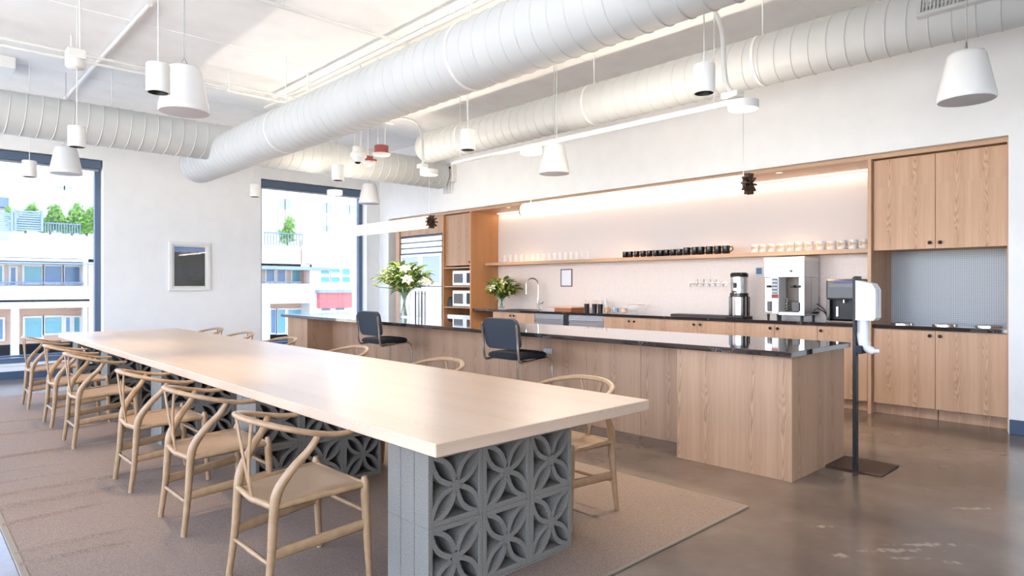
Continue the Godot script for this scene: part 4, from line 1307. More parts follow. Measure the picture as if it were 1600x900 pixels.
# ---------------------------------------------------------------- pendants
func pend_at(px: float, py: float, y: float) -> Vector3:
	return on_y(px, py, y)
func pendants() -> void:
	# cylinder downlights
	var c := Node3D.new()
	var labels := {"247": "white cylinder pendant beside the big cone speaker over the table", "120": "white cylinder pendant hanging under the round junction box", "46": "white cylinder pendant in front of the window beside the cone speaker", "398": "small white cylinder pendant in front of the window wall edge", "528": "white cylinder pendant beside the security camera dome", "731": "white cylinder pendant between the two long ducts near the wall box", "1100": "white cylinder pendant beside the curved conduit drop"}
	for p in [[247, 123], [120, 214], [46, 264], [398, 298, 2.87], [528, 270], [731, 219], [1100, 124]]:
		var at := pend_at(p[0], p[1], p[2] if p.size() > 2 else 2.8)
		var o := thing("cylinder_pendant", labels[str(p[0])], "pendant light", at, 0, "white cylinder pendants")
		part(o, "shade", lathe_mesh([Vector2(0.064, -0.098), Vector2(0.075, -0.098), Vector2(0.075, 0.095), Vector2(0.071, 0.1), Vector2(0, 0.1)], 32), M.white)
		part(o, "baffle", lathe_mesh([Vector2(0.064, -0.098), Vector2(0.05, -0.03), Vector2(0.0, -0.03)], 24), M.black)
		part(o, "lens", lathe_mesh([Vector2(0.0, -0.032), Vector2(0.03, -0.032)], 16), M.lens)
		part(o, "cable", tube_mesh([Vector3(0, 0.1, 0), Vector3(0, CEIL - at.y, 0)], 0.004, 6), M.white)
		var l := SpotLight3D.new()
		l.name = "pendant_beam"
		l.light_color = Color(1.0, 0.88, 0.72)
		l.light_energy = 0.8
		l.light_size = 0.03
		l.spot_angle = 35.0
		l.spot_angle_attenuation = 0.7
		l.spot_range = 15
		l.shadow_enabled = true
		o.add_child(l)
		l.position = Vector3(0, -0.04, 0)
		l.rotation.x = -PI / 2
	# cone speakers
	var lab := ["large white cone speaker hanging over the table beside a cylinder pendant", "white cone speaker hanging in front of the first window", "white cone speaker hanging at the corner of the second window", "white cone speaker hanging above the tube light end near the niche", "large white cone speaker hanging below the duct grille"]
	var k := 0
	for p in [[288, 141, 2.9], [103, 251, 3.0], [577, 303, 3.0], [866, 249, 2.9], [1510, 120, 2.9]]:
		var at := pend_at(p[0], p[1], p[2])
		var o := thing("pendant_speaker", lab[k], "speaker", at, 0, "white cone speakers")
		k += 1
		part(o, "shell", lathe_mesh([Vector2(0.18, -0.175), Vector2(0.187, -0.165), Vector2(0.183, -0.13), Vector2(0.125, 0.15), Vector2(0.11, 0.175), Vector2(0.07, 0.185), Vector2(0, 0.187)], 40), M.white_gloss)
		part(o, "speaker_grille", lathe_mesh([Vector2(0.0, -0.18), Vector2(0.15, -0.178), Vector2(0.18, -0.175)], 32), mat(rgb(196, 196, 200), 0.7))
		part(o, "bracket", tube_mesh([Vector3(-0.03, 0.185, 0), Vector3(0, 0.26, 0), Vector3(0.03, 0.185, 0)], 0.005, 6), M.steel)
		part(o, "suspension_cable", tube_mesh([Vector3(0, 0.255, 0), Vector3(0, CEIL - at.y, 0)], 0.005, 6), M.steel)
	# tube lights
	var tl := [["long glowing tube light over the island beside the lily vase", -6.82, -9.44], ["long glowing tube light over the island in front of the mug shelf", -2.52, -5.08]]
	var TX := 5.0
	var TY := 2.19
	for a in tl:
		var zn: float = a[1]
		var zf: float = a[2]
		var o := thing("tube_light", a[0], "pendant light", Vector3(TX, TY, (zn + zf) / 2), 0, "glowing tube lights over the island")
		var hl := (zn - zf) / 2
		var xf := Transform3D(Basis(Vector3.RIGHT, PI / 2), Vector3.ZERO)
		part(o, "diffuser", lathe_mesh([Vector2(0, -hl), Vector2(0.074, -hl), Vector2(0.078, -hl + 0.006), Vector2(0.078, hl - 0.006), Vector2(0.074, hl), Vector2(0, hl)], 32, xf), M.lamp)
		for s in [-1, 1]:
			var cap := part(o, "end_cap", lathe_mesh([Vector2(0, 0), Vector2(0.06, 0), Vector2(0.06, 0.03), Vector2(0, 0.03)], 24, Transform3D(Basis(Vector3.RIGHT, PI / 2 * s), Vector3(0, 0, s * (hl + 0.0005)))), M.bronze)
			if s > 0:
				for i in 10:
					var an := TAU * i / 10.0
					part(cap, "fin", box(Vector3(0.02, -0.007, 0), Vector3(0.088, 0.007, 0.055), 0.002), M.bronze, Vector3(0, 0, s * hl), Vector3(0, 0, an))
		for z in [hl - 0.02, -hl + 0.1]:
			part(o, "suspension_cable", tube_mesh([Vector3(0, 0.078, z), Vector3(0, 2.82 - TY, z)], 0.0025, 6), M.steel)
			part(o, "canopy", lathe_mesh([Vector2(0, 2.80 - TY), Vector2(0.115, 2.80 - TY), Vector2(0.12, 2.81 - TY), Vector2(0.12, 2.865 - TY), Vector2(0, 2.865 - TY)], 28, Transform3D(Basis(), Vector3(0, 0, z))), M.white)
		for s in [-1, 1]:
			var al := AreaLight3D.new()
			al.name = "tube_glow"
			al.light_color = Color(1.0, 0.945, 0.87)
			al.area_size = Vector2(hl * 2 - 0.05, 0.12)
			al.area_range = 15
			al.light_energy = 1.3
			al.shadow_enabled = true
			o.add_child(al, true)
			al.position = Vector3(0, 0.082 * s, 0)
			al.rotation = Vector3(PI / 2 * s, PI / 2, 0)

# ---------------------------------------------------------------- pipes and devices below the ceiling
func ceiling_services() -> void:
	# strut carrying the tube lights' canopies
	var s := thing("strut_channel", "white strut channel carrying the tube light canopies", "strut", Vector3.ZERO)
	part(s, "channel", box(Vector3(4.975, 2.868, -6.35), Vector3(5.025, 2.9, -2.62), 0.004), M.white)
	for z in [-6.2, -4.6, -2.8]:
		part(s, "threaded_rod", tube_mesh([Vector3(5.0, 2.9, z), Vector3(5.0, CEIL, z)], 0.005, 6), M.white)
	# twin pipes across the room
	for k in 2:
		var y := 3.95 - 0.065 * k
		var o := thing("ceiling_pipe", ["upper white pipe of the pair crossing below the ceiling", "lower white pipe of the pair crossing below the ceiling"][k], "pipe", Vector3.ZERO, 0, "twin pipes under the ceiling")
		part(o, "pipe", tube_mesh([Vector3(-3.1, y, -8.58 - 0.03 * k), Vector3(5.6, y, -8.58 - 0.03 * k)], 0.02, 10), M.white)
		for x in [-1.5, 0.72, 1.4, 3.1]:
			part(o, "hanger", tube_mesh([Vector3(x, y, -8.58 - 0.03 * k), Vector3(x, CEIL, -8.58 - 0.03 * k)], 0.007, 6), M.white)
			part(o, "clip", box(Vector3(x - 0.015, y - 0.026, -8.607 - 0.03 * k), Vector3(x + 0.015, y + 0.026, -8.553 - 0.03 * k), 0.004), M.white)
	var pipes := [["white conduit fixed along the ceiling from the cylinder pendant toward the window", Vector3(1.78, 4.1, -7.0), Vector3(1.78, 4.1, -11.9), 0.024], ["white sprinkler pipe crossing the ceiling over the table", Vector3(-3.1, 4.06, -6.07), Vector3(5.2, 4.06, -6.07), 0.02], ["white pipe parallel to the thick duct along the table", Vector3(4.0, 4.04, -9.6), Vector3(4.0, 4.04, 3.9), 0.024], ["thin white conduit parallel to the thick duct beside the pipe", Vector3(4.14, 4.1, -9.6), Vector3(4.14, 4.1, 3.9), 0.014], ["white pipe running between the two long ducts", Vector3(5.1, 4.05, -9.4), Vector3(5.1, 4.05, 3.9), 0.026]]
	for p in pipes:
		var o := thing("ceiling_pipe", p[0], "pipe", Vector3.ZERO)
		var a: Vector3 = p[1]
		var b: Vector3 = p[2]
		part(o, "pipe", tube_mesh([a, b], p[3], 10), M.white)
		for i in 5:
			var q := a.lerp(b, (i + 0.5) / 5.0)
			part(o, "hanger", tube_mesh([q, Vector3(q.x, CEIL, q.z)], 0.008, 6), M.white)
	# conduit drops to the canopies
	var c1 := Vector3(5.0, 2.9, -2.62)
	var o1 := thing("conduit_drop", "curved white conduit dropping to the near tube light canopy", "conduit", Vector3.ZERO)
	part(o1, "conduit", tube_mesh(smooth([Vector3(5.0, CEIL - 0.01, -2.95), Vector3(5.0, 3.8, -2.84), Vector3(5.0, 3.5, -2.73), Vector3(5.0, 3.2, -2.71), Vector3(5.0, 3.04, -2.69), Vector3(5.0, 2.96, -2.64)], 5), 0.02, 10), M.white)
	part(o1, "junction_box", box(c1 + Vector3(-0.06, 0.012, -0.09), c1 + Vector3(0.06, 0.06, 0.06), 0.006), M.white)
	var o2 := thing("conduit_drop", "curved white conduit dropping beside the duct end to the far canopy", "conduit", Vector3.ZERO)
	part(o2, "conduit", tube_mesh(smooth([Vector3(3.9, 3.66, -8.0), Vector3(4.6, 3.6, -7.4), Vector3(4.9, 3.55, -7.1), Vector3(4.98, 3.4, -7.0), Vector3(5.0, 3.1, -6.98), Vector3(5.0, 2.91, -6.98)], 5), 0.018, 10), M.white)
	part(o2, "junction_box", box(Vector3(4.95, 2.912, -7.05), Vector3(5.05, 2.96, -6.92), 0.006), M.white)
	part(o2, "support_rod", tube_mesh([Vector3(3.9, 3.66, -8.0), Vector3(3.9, CEIL, -8.0)], 0.018, 8), M.white)
	# round junction box above a cylinder pendant
	var jb := on_y(118, 93, 3.55)
	var j := thing("ceiling_sensor", "round white sensor on a square box hung under the twin pipes", "sensor", jb)
	part(j, "box", box(Vector3(-0.075, 0.0, -0.075), Vector3(0.075, 0.09, 0.075), 0.006), M.white)
	part(j, "disc", lathe_mesh([Vector2(0, -0.09), Vector2(0.075, -0.085), Vector2(0.085, -0.07), Vector2(0.085, -0.01), Vector2(0.07, -0.005), Vector2(0.07, 0.001), Vector2(0, 0.001)], 28), M.white)
	part(j, "rod", tube_mesh([Vector3(0.03, 0.09, 0.03), Vector3(0.03, CEIL - jb.y, 0.03)], 0.008, 6), M.white)
	# security dome
	var dp := on_y(560, 246, 2.95)
	var d := thing("security_camera", "white dome security camera with a dark lens on a pole", "camera", dp)
	part(d, "housing", lathe_mesh([Vector2(0.09, -0.005), Vector2(0.1, 0.005), Vector2(0.1, 0.04), Vector2(0.085, 0.06), Vector2(0.075, 0.065), Vector2(0.075, 0.13), Vector2(0, 0.135)], 28), M.white)
	part(d, "dome", lathe_mesh([Vector2(0.05, -0.062), Vector2(0.075, -0.035), Vector2(0.088, -0.004)], 24), M.white_gloss)
	part(d, "lens", lathe_mesh([Vector2(0, -0.085), Vector2(0.03, -0.079), Vector2(0.052, -0.06), Vector2(0.03, -0.055)], 20), M.black_gloss)
	part(d, "pole", tube_mesh([Vector3(0.03, 0.13, 0), Vector3(0.03, CEIL - dp.y, 0)], 0.014, 10), M.white)
	# fire devices
	var f1 := on_y(596, 236, 3.02)
	var f := thing("fire_alarm", "red based alarm with a white disc hung on twin rods", "fire alarm", f1)
	part(f, "base", lathe_mesh([Vector2(0, -0.03), Vector2(0.085, -0.03), Vector2(0.085, 0.06), Vector2(0.08, 0.065), Vector2(0, 0.065)], 24), M.red)
	part(f, "disc", lathe_mesh([Vector2(0, -0.06), Vector2(0.1, -0.055), Vector2(0.115, -0.035), Vector2(0.1, -0.03), Vector2(0, -0.03)], 28), M.white)
	for s2 in [-1, 1]:
		part(f, "rod", tube_mesh([Vector3(0.05 * s2, 0.06, 0), Vector3(0.05 * s2, CEIL - f1.y, 0)], 0.01, 8), M.white)
	var f2 := on_y(575, 249, 3.0)
	var g := thing("fire_detector", "small red bracketed smoke detector beside the dome camera", "smoke detector", f2)
	part(g, "base", boxes([[Vector3(-0.05, -0.02, -0.05), Vector3(0.05, 0.04, 0.05)], [Vector3(0.03, -0.02, -0.04), Vector3(0.11, 0.01, 0.04)]], 0.005), M.red)
	part(g, "head", lathe_mesh([Vector2(0, -0.09), Vector2(0.045, -0.085), Vector2(0.065, -0.06), Vector2(0.065, -0.045), Vector2(0.05, -0.02), Vector2(0, -0.02)], 24), M.white)
	part(g, "rod", tube_mesh([Vector3(0, 0.04, 0), Vector3(0, CEIL - f2.y, 0)], 0.007, 6), M.white)
	# white wall device with four dark ports
	var wp := on_x(703, 272, XW)
	var w := thing("wall_box", "white wall box with four dark ports and short cables", "control box", wp)
	part(w, "housing", box(Vector3(-0.1, -0.17, -0.2), Vector3(0, 0.17, 0.2), 0.006), M.white)
	for i in 4:
		part(w, "port", box(Vector3(-0.104, 0.07, -0.15 + i * 0.085), Vector3(-0.099, 0.11, -0.1 + i * 0.085), 0.001), M.black)
		part(w, "cable", tube_mesh([Vector3(-0.05, -0.165, -0.14 + i * 0.085), Vector3(-0.05, -0.36, -0.14 + i * 0.085)], 0.01, 6), M.white)

# ---------------------------------------------------------------- flowers
func leaf_mesh(l: float, w: float) -> ArrayMesh:
	var st := S()
	st.set_smooth_group(0)
	var n := 6
	var prev := []
	for i in n + 1:
		var t := float(i) / n
		var half := w * sin(PI * pow(t, 0.8)) * 0.5
		var y := 0.12 * l * sin(t * 2.2) - 0.25 * l * t * t
		var now := [Vector3(l * t, y + half * 0.35, -half), Vector3(l * t, y, 0), Vector3(l * t, y + half * 0.35, half)]
		if prev.size():
			for k in 2:
				quad(st, prev[k], prev[k + 1], now[k + 1], now[k], now[1] - Vector3(0, 1, 0))
		prev = now
	return done(st)
func lily_mesh(r: float) -> ArrayMesh:
	var st := S()
	st.set_smooth_group(0)
	for k in 6:
		var b := Basis(Vector3.UP, TAU * k / 6.0)
		var prev := []
		var n := 6
		for i in n + 1:
			var t := float(i) / n
			var half := r * 0.26 * sin(PI * clampf(0.08 + t * 0.92, 0, 1))
			var p := Vector3(r * (0.08 + 0.92 * pow(t, 1.3)), r * (0.75 * sin(t * 2.3)), 0)
			var now := [b * (p + Vector3(0, half * 0.3, -half)), b * p, b * (p + Vector3(0, half * 0.3, half))]
			if prev.size():
				for q in 2:
					quad(st, prev[q], prev[q + 1], now[q + 1], now[q], p + Vector3(0, -1, 0))
			prev = now
	return done(st)
func leafy(c: Color) -> StandardMaterial3D:
	var m := mat(c, 0.55)
	m.backlight_enabled = true
	m.backlight = c * 0.35
	return m
func bouquet(at: Vector3, vh: float, vr: float, spread: float, height: float, seed_: int, labels: Array, lilies: int, leaves: int, buds: int) -> void:
	var v := thing("glass_vase", labels[0], "vase", at)
	part(v, "glass", lathe_mesh([Vector2(0, 0), Vector2(vr * 0.8, 0), Vector2(vr * 0.85, 0.01), Vector2(vr * 0.72, vh * 0.4), Vector2(vr, vh), Vector2(vr * 0.95, vh), Vector2(vr * 0.67, vh * 0.4), Vector2(vr * 0.78, 0.015), Vector2(0, 0.015)], 28), M.vase)
	var o := thing("lily_bouquet", labels[1], "flowers", at)
	rng.seed = seed_
	var greens := [leafy(rgb(92, 128, 48)), leafy(rgb(122, 152, 62)), leafy(rgb(58, 88, 40)), leafy(rgb(160, 170, 84))]
	var white := leafy(rgb(244, 234, 212))
	var lm := leaf_mesh(0.16, 0.045)
	var fm := lily_mesh(0.1)
	var bm := lathe_mesh([Vector2(0, 0), Vector2(0.012, 0.015), Vector2(0.015, 0.04), Vector2(0.009, 0.07), Vector2(0, 0.085)], 8)
	var tips := []
	for i in lilies + buds:
		var an := TAU * i * 0.382 + rng.randf() * 0.4
		var rad := spread * sqrt((i + 0.6) / (lilies + buds)) * rng.randf_range(0.8, 1.0)
		var y := height * (1.0 - 0.45 * pow(rad / spread, 2.0)) * rng.randf_range(0.88, 1.0)
		tips.append(Vector3(cos(an) * rad, y, sin(an) * rad))
	for i in tips.size():
		var tp: Vector3 = tips[i]
		var foot := Vector3(-tp.x, 0, -tp.z).normalized() * vr * (0.1 + 0.5 * fposmod(i * 0.618, 1.0)) + Vector3(0, 0.02, 0)
		var neck := Vector3(tp.x * 0.18, vh, tp.z * 0.18)
		if neck.length() > 0 and Vector2(neck.x, neck.z).length() > vr * 0.8:
			var s := vr * 0.8 / Vector2(neck.x, neck.z).length()
			neck = Vector3(neck.x * s, vh, neck.z * s)
		part(o, "stem", tube_mesh(smooth([foot, neck, tp], 5), 0.0055, 5), greens[i % 3])
		var outd := Vector3(tp.x, 0.12, tp.z).normalized()
		var bs := Basis(Quaternion(Vector3.UP, (outd + Vector3.UP * 0.5).normalized()))
		if i % ((lilies + buds) / maxi(lilies, 1)) == 0 and lilies > 0:
			var f := part(o, "lily_bloom", fm, white, tp)
			f.basis = bs * Basis(Vector3.UP, rng.randf() * TAU)
			part(f, "stamen", tube_mesh([Vector3.ZERO, Vector3(0, 0.07, 0)], [0.003, 0.006], 5), mat(rgb(196, 120, 50), 0.6))
		else:
			var bd := part(o, "bud", bm, [white, greens[3], greens[3]][i % 3], tp)
			bd.basis = bs
	for i in leaves:
		var an := rng.randf() * TAU
		var k := rng.randf()
		var rad := spread * rng.randf_range(0.1, 0.85)
		var y := lerpf(vh * 1.02, height * (1.0 - 0.4 * pow(rad / spread, 2.0)), pow(k, 0.6))
		rad *= clampf((y - vh * 0.9) / (height * 0.35), 0.12, 1.0)
		var lf := part(o, "leaf", lm, greens[rng.randi() % 4], Vector3(cos(an) * rad, y, sin(an) * rad))
		lf.rotation = Vector3(rng.randf_range(-0.6, 0.6), -an + rng.randf_range(-0.7, 0.7), rng.randf_range(-0.3, 0.9))
		lf.scale = Vector3.ONE * rng.randf_range(0.8, 1.4)
func flowers() -> void:
	var a := on_y(632, 495.5, 0.915)
	bouquet(Vector3(clampf(a.x, 4.6, 5.3), 0.915, a.z), 0.36, 0.1, 0.42, 0.74, 5, ["tall clear glass vase holding lilies on the island", "large bouquet of white lilies in the island vase"], 10, 230, 20)
	var b := Vector3(7.75, CT, zx(784, 7.75))
	bouquet(b, 0.2, 0.075, 0.27, 0.5, 8, ["short clear glass vase on the long counter by the amber panel", "small bouquet of green and white buds on the long counter"], 6, 190, 30)

# ---------------------------------------------------------------- framed picture
func wall_picture() -> void:
	var n := 128
	var im := Image.create(n, 160, false, Image.FORMAT_RGB8)
	var nz := noise(0.06, 3, 4)
	for y in 160:
		for x in n:
			var v := float(y) / 160
			var c := rgb(12, 13, 20)
			if v < 0.13 + nz.get_noise_2d(x, 0) * 0.05:
				c = rgb(72, 112, 172)
			elif v > 0.55 and v < 0.85:
				c = rgb(20, 34, 66).lerp(rgb(10, 12, 18), clampf(nz.get_noise_2d(x * 1.0, y * 3.0) + 0.5, 0, 1))
			else:
				c = c.lerp(rgb(26, 22, 24), clampf(nz.get_noise_2d(x * 2, y * 2) + 0.3, 0, 1))
			im.set_pixel(x, y, c)
	var m := mat(Color.WHITE, 0.5)
	m.albedo_texture = ImageTexture.create_from_image(im)
	var x0 := 3.325
	var x1 := 3.99
	var y0 := 1.28
	var y1 := 2.115
	var o := thing("framed_picture", "dark blue photograph in a white frame on the window wall", "picture", Vector3.ZERO)
	var z0 := ZW
	var z1 := ZW + 0.035
	part(o, "frame", boxes([[Vector3(x0, y0, z0), Vector3(x1, y0 + 0.05, z1)], [Vector3(x0, y1 - 0.05, z0), Vector3(x1, y1, z1)], [Vector3(x0, y0 + 0.05, z0), Vector3(x0 + 0.05, y1 - 0.05, z1)], [Vector3(x1 - 0.05, y0 + 0.05, z0), Vector3(x1, y1 - 0.05, z1)]], 0.003), M.white)
	part(o, "mount", box(Vector3(x0 + 0.05, y0 + 0.05, z0), Vector3(x1 - 0.05, y1 - 0.05, z0 + 0.01)), M.white)
	var st := S()
	var mid := Vector3((x0 + x1) / 2, (y0 + y1) / 2, z0)
	face(st, Vector3(x0 + 0.085, y0 + 0.08, z0 + 0.012), Vector3(x1 - 0.085, y0 + 0.08, z0 + 0.012), Vector3(x1 - 0.085, y1 - 0.08, z0 + 0.012), Vector3(x0 + 0.085, y1 - 0.08, z0 + 0.012), mid)
	part(o, "print", done(st), m)
	part(o, "glazing", box(Vector3(x0 + 0.05, y0 + 0.05, z0 + 0.02), Vector3(x1 - 0.05, y1 - 0.05, z0 + 0.023)), M.clear)

# ---------------------------------------------------------------- the street outside
func slab(parent: Node, called: String, px0: float, py0: float, px1: float, py1: float, z: float, depth: float, m: Material) -> MeshInstance3D:
	# a block whose front face spans those pixels on the plane z, going back by depth
	var a := on_z(px0, py0, z)
	var b := on_z(px1, py1, z)
	var ya := on_z(px0, py1, z).y
	var low := (b.y + ya) / 2 if py1 < 640 else -12.0   # walls that leave the frame stand on the street
	return part(parent, called, box(Vector3(a.x, low, z - depth), Vector3(b.x, a.y, z)), m)
func win(parent: Node, px0: float, py0: float, px1: float, py1: float, z: float, m: Material, frame: Material) -> void:
	var a := on_z(px0, py0, z)
	var b := on_z(px1, py1, z)
	var y0 := minf(a.y, b.y)
	var y1 := maxf(a.y, b.y)
	var f := 0.11
	var o := part(parent, "window", boxes([[Vector3(a.x - f, y0 - f, z - 0.1), Vector3(b.x + f, y0, z + 0.06)], [Vector3(a.x - f, y1, z - 0.1), Vector3(b.x + f, y1 + f, z + 0.06)], [Vector3(a.x - f, y0, z - 0.1), Vector3(a.x, y1, z + 0.06)], [Vector3(b.x, y0, z - 0.1), Vector3(b.x + f, y1, z + 0.06)]]), frame)
	part(o, "pane", box(Vector3(a.x, y0, z - 0.06), Vector3(b.x, y1, z)), m)
func shrub(label: String, at: Vector3, w: float, h: float, seed_: int, category := "shrub") -> void:
	var o := thing("leafy_shrub" if category == "shrub" else "roof_tree", label, category, at)
	rng.seed = seed_
	var st := S()
	for i in 900:
		var p := Vector3(clampf(rng.randfn(), -2.0, 2.0) * w * 0.2, 0, clampf(rng.randfn(), -1.5, 1.5) * 0.3)
		p.y = h * (0.15 + 0.85 * rng.randf()) * (1.0 - 0.35 * absf(p.x) / w) * (0.75 + 0.25 * sin(p.x * 5.0))
		var s := rng.randf_range(0.08, 0.17)
		var b := Basis.from_euler(Vector3(rng.randf() * TAU, rng.randf() * TAU, rng.randf() * TAU))
		tri(st, p + b * Vector3(-s, 0, 0), p + b * Vector3(0, 0.04, s * 0.5), p + b * Vector3(s, 0, 0), p - Vector3(0, 1, 0))
		tri(st, p + b * Vector3(-s, 0, 0), p + b * Vector3(0, 0.04, -s * 0.5), p + b * Vector3(s, 0, 0), p - Vector3(0, 1, 0))
	part(o, "foliage", done(st), leafy(rgb(128, 172, 66)))
	for i in 4:
		part(o, "branch", tube_mesh([Vector3(0, 0, 0), Vector3(rng.randf_range(-0.3, 0.3) * w, h * 0.7, rng.randf_range(-0.2, 0.2))], [0.05, 0.02], 5), mat(rgb(120, 96, 74), 0.8))
func outside() -> void:
	var white := mat(rgb(216, 213, 208), 0.8)
	var cream := mat(rgb(200, 186, 172), 0.8)
	var peach := mat(rgb(190, 156, 134), 0.8)
	var slate := mat(rgb(140, 156, 182), 0.6)
	var teal := mat(rgb(96, 162, 176), 0.15)
	var blue := mat(rgb(84, 126, 168), 0.15)
	var metal := mat(rgb(110, 128, 150), 0.5)
	var coral := mat(rgb(214, 112, 108), 0.7)
	solo("street", "pale street surface far below the windows", "ground", box(Vector3(-80, -12.3, -120), Vector3(90, -12, -13)), mat(rgb(168, 168, 166), 0.9))
	var z := -46.0
	var o := thing("apartment_building", "white apartment block with stacked balconies across the street", "building", Vector3.ZERO)
	# recessed walls of the two visible storeys, spanning both windows
	slab(o, "recessed_wall", -420, 405, 487, 452, z - 1.5, 5.0, cream)
	slab(o, "recessed_wall", -420, 476, 487, 560, z - 1.5, 5.0, peach)
	slab(o, "lower_wall", -420, 560, 487, 760, z - 1.5, 5.0, cream)
	slab(o, "right_wing", 484, 385, 640, 700, z, 8.0, white)
	# parapet, canopy edge and balcony fronts
	slab(o, "parapet", -420, 362, 137, 400, z, 0.4, white)
	slab(o, "parapet", 320, 385, 470, 415, z, 0.4, white)
	slab(o, "roof_terrace", -420, 398, 487, 405, z, 6.0, white)
	slab(o, "canopy_edge", -420, 400, 146, 409, z + 0.3, 1.4, slate)
	slab(o, "canopy_edge", 330, 414, 516, 421, z + 0.3, 1.4, slate)
	slab(o, "balcony_front", -420, 447, 140, 474, z + 0.2, 0.3, white)
	slab(o, "balcony_front", 330, 443, 484, 464, z + 0.2, 0.3, white)
	slab(o, "balcony_floor", -420, 474, 487, 480, z + 0.2, 1.8, white)
	slab(o, "column", 18, 478, 30, 640, z + 0.1, 0.6, white)
	slab(o, "column", 130, 404, 137, 640, z + 0.1, 0.5, white)
	slab(o, "column", 138, 405, 160, 700, z, 3.0, white)
	slab(o, "column", 408, 468, 422, 640, z + 0.1, 0.5, white)
	slab(o, "pier", 472, 375, 484, 412, z + 0.05, 0.5, mat(rgb(226, 196, 170), 0.8))
	slab(o, "pier", 475, 421, 485, 444, z - 0.6, 0.5, mat(rgb(190, 150, 128), 0.8))
	for w in [[-30, 415, 3, 443, teal], [17, 418, 24, 445, blue], [38, 416, 65, 442, teal], [70, 416, 96, 442, blue], [101, 417, 124, 443, blue], [-12, 499, 4, 530, blue], [39, 497, 65, 527, teal], [70, 496, 96, 520, teal], [103, 496, 109, 518, blue], [116, 496, 124, 518, teal]]:
		win(o, w[0], w[1], w[2], w[3], z - 1.45, w[4], white)
	for w in [[416, 420, 428, 441, blue], [433, 420, 445, 441, blue], [456, 421, 469, 441, teal], [423, 484, 430, 520, blue], [433, 484, 445, 520, teal], [450, 484, 470, 520, teal]]:
		win(o, w[0], w[1], w[2], w[3], z - 1.45, w[4], white)
	for w in [[501, 420, 514, 428], [517, 420, 530, 426], [534, 420, 546, 429], [501, 433, 514, 441], [517, 433, 530, 441], [534, 433, 546, 441]]:
		win(o, w[0], w[1], w[2], w[3], z + 0.02, teal, white)
	slab(o, "shop_front", 500, 457, 550, 481, z + 0.5, 0.6, coral)
	slab(o, "shop_roof", 499, 453, 550, 457.5, z + 0.7, 0.9, slate)
	for w in [[504, 482, 516, 485], [526, 481, 538, 484]]:
		slab(o, "vent", w[0], w[1], w[2], w[3], z + 0.1, 0.2, metal)
	# balcony railings
	for r in [[-60, 130, 442.5], [414, 472, 441.5]]:
		var a := on_z(r[0], r[2], z + 0.15)
		var b := on_z(r[1], r[2], z + 0.15)
		part(o, "handrail", tube_mesh([Vector3(a.x, a.y + 0.05, z + 0.15), Vector3(b.x, a.y + 0.05, z + 0.15)], 0.04, 6), metal)
		for i in 9:
			var x := lerpf(a.x, b.x, i / 8.0)
			part(o, "baluster", tube_mesh([Vector3(x, a.y - 0.25, z + 0.15), Vector3(x, a.y + 0.05, z + 0.15)], 0.03, 5), metal)
	# louvred terrace screen, railing and planting on the roof terrace
	for k in 2:
		var s := thing("terrace_screen", ["blue grey louvred terrace screen beside the green shrubs", "blue grey louvred terrace screen at the window edge"][k], "fence", Vector3.ZERO)
		var p0: float = [22.0, -60.0][k]
		var p1: float = [68.0, 21.0][k]
		var a := on_z(p0, 326, z + 0.1)
		var b := on_z(p1, 362, z + 0.1)
		part(s, "post", box(Vector3(a.x, b.y, z - 0.1), Vector3(a.x + 0.12, a.y, z + 0.1)), slate)
		part(s, "post", box(Vector3(b.x - 0.12, b.y, z - 0.1), Vector3(b.x, a.y, z + 0.1)), slate)
		for i in 9:
			var y := lerpf(b.y + 0.02, a.y - 0.02, i / 9.0)
			part(s, "slat", box(Vector3(a.x + 0.12, y, z - 0.04), Vector3(b.x - 0.12, y + (a.y - b.y) / 9.0 - 0.045, z + 0.02)), slate)
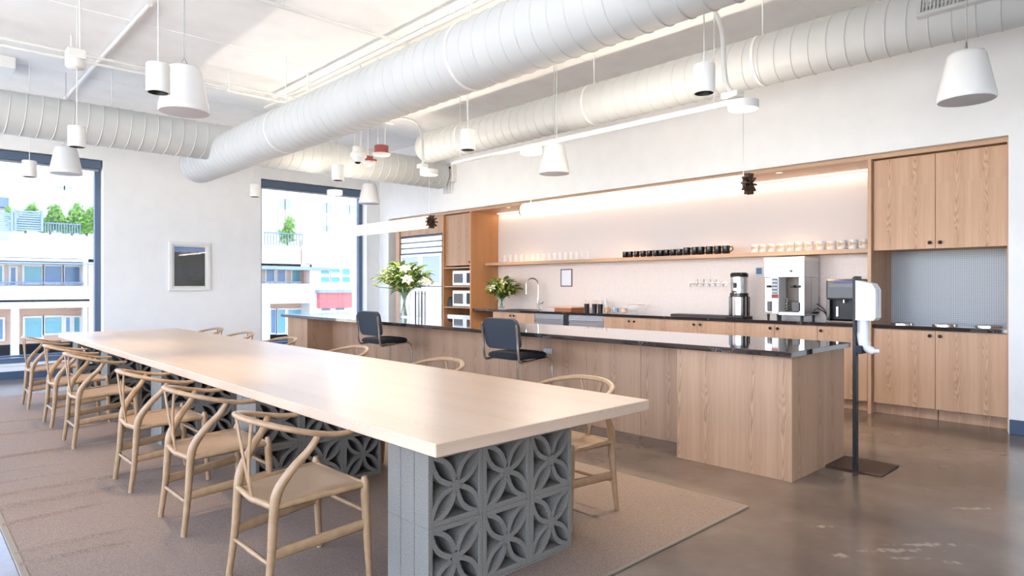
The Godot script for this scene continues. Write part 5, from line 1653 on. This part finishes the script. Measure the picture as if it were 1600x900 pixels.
	for r in [[70, 126, 347, 365, "slim metal railing in front of the terrace shrubs"], [413, 473, 362, 384, "slim metal railing around the small terrace tree"]]:
		var t := thing("terrace_railing", r[4], "railing", Vector3.ZERO)
		var a := on_z(r[0], r[2], z + 0.05)
		var b := on_z(r[1], r[3], z + 0.05)
		part(t, "top_rail", box(Vector3(a.x, a.y - 0.08, z), Vector3(b.x, a.y, z + 0.08)), metal)
		for i in 14:
			var x := lerpf(a.x, b.x - 0.05, i / 13.0)
			part(t, "baluster", box(Vector3(x, b.y - 0.05, z + 0.02), Vector3(x + 0.05, a.y - 0.08, z + 0.06)), metal)
	var yb := on_z(90, 364, z - 0.7).y
	var k := 0
	for q in [[40, 316, 2.2], [78, 318, 2.6], [112, 314, 2.8], [136, 320, 2.0]]:
		var a := on_z(q[0], q[1], z - 0.8)
		shrub(["low green shrub rising behind the louvred screen", "full green shrub behind the metal railing, next to the louvred screen", "tallest green shrub behind the metal railing", "green shrub at the end of the white parapet"][k], Vector3(a.x, yb - 0.1, z - 0.8), q[2], a.y - yb + 0.1, 70 + k)
		k += 1
	var ta := on_z(449, 333, z - 0.8)
	var tb := on_z(449, 384, z - 0.8).y
	shrub("small young tree on the terrace of the second window", Vector3(ta.x, tb, z - 0.8), 1.2, ta.y - tb, 90, "tree")
	# taller white building behind
	var zt := -62.0
	var t := thing("white_building", "tall plain white building rising behind the terrace", "building", Vector3.ZERO)
	slab(t, "facade", 20, 262, 300, 640, zt, 10.0, white)
	slab(t, "facade", 301, 215, 760, 640, zt, 10.0, white)
	for w in [[88, 291, 99, 295], [102, 292, 114, 296], [435, 311, 444, 327], [446, 311, 454, 327], [502, 317, 509, 332], [511, 318, 518, 333], [502, 353, 509, 361], [511, 353, 518, 361], [537, 320, 545, 333], [547, 321, 554, 334]]:
		win(t, w[0], w[1], w[2], w[3], zt + 0.02, mat(rgb(170, 196, 218), 0.2), white)
	for w in [[435, 329, 444, 368], [446, 329, 454, 368], [502, 336, 509, 351], [511, 336, 518, 351]]:
		slab(t, "balcony_panel", w[0], w[1], w[2], w[3], zt + 0.1, 0.2, cream)
	slab(t, "side_block", -500, 292, 19, 640, zt - 3, 10.0, white)
	slab(t, "cornice", -500, 290, 28, 293, zt - 2.5, 1.0, slate)
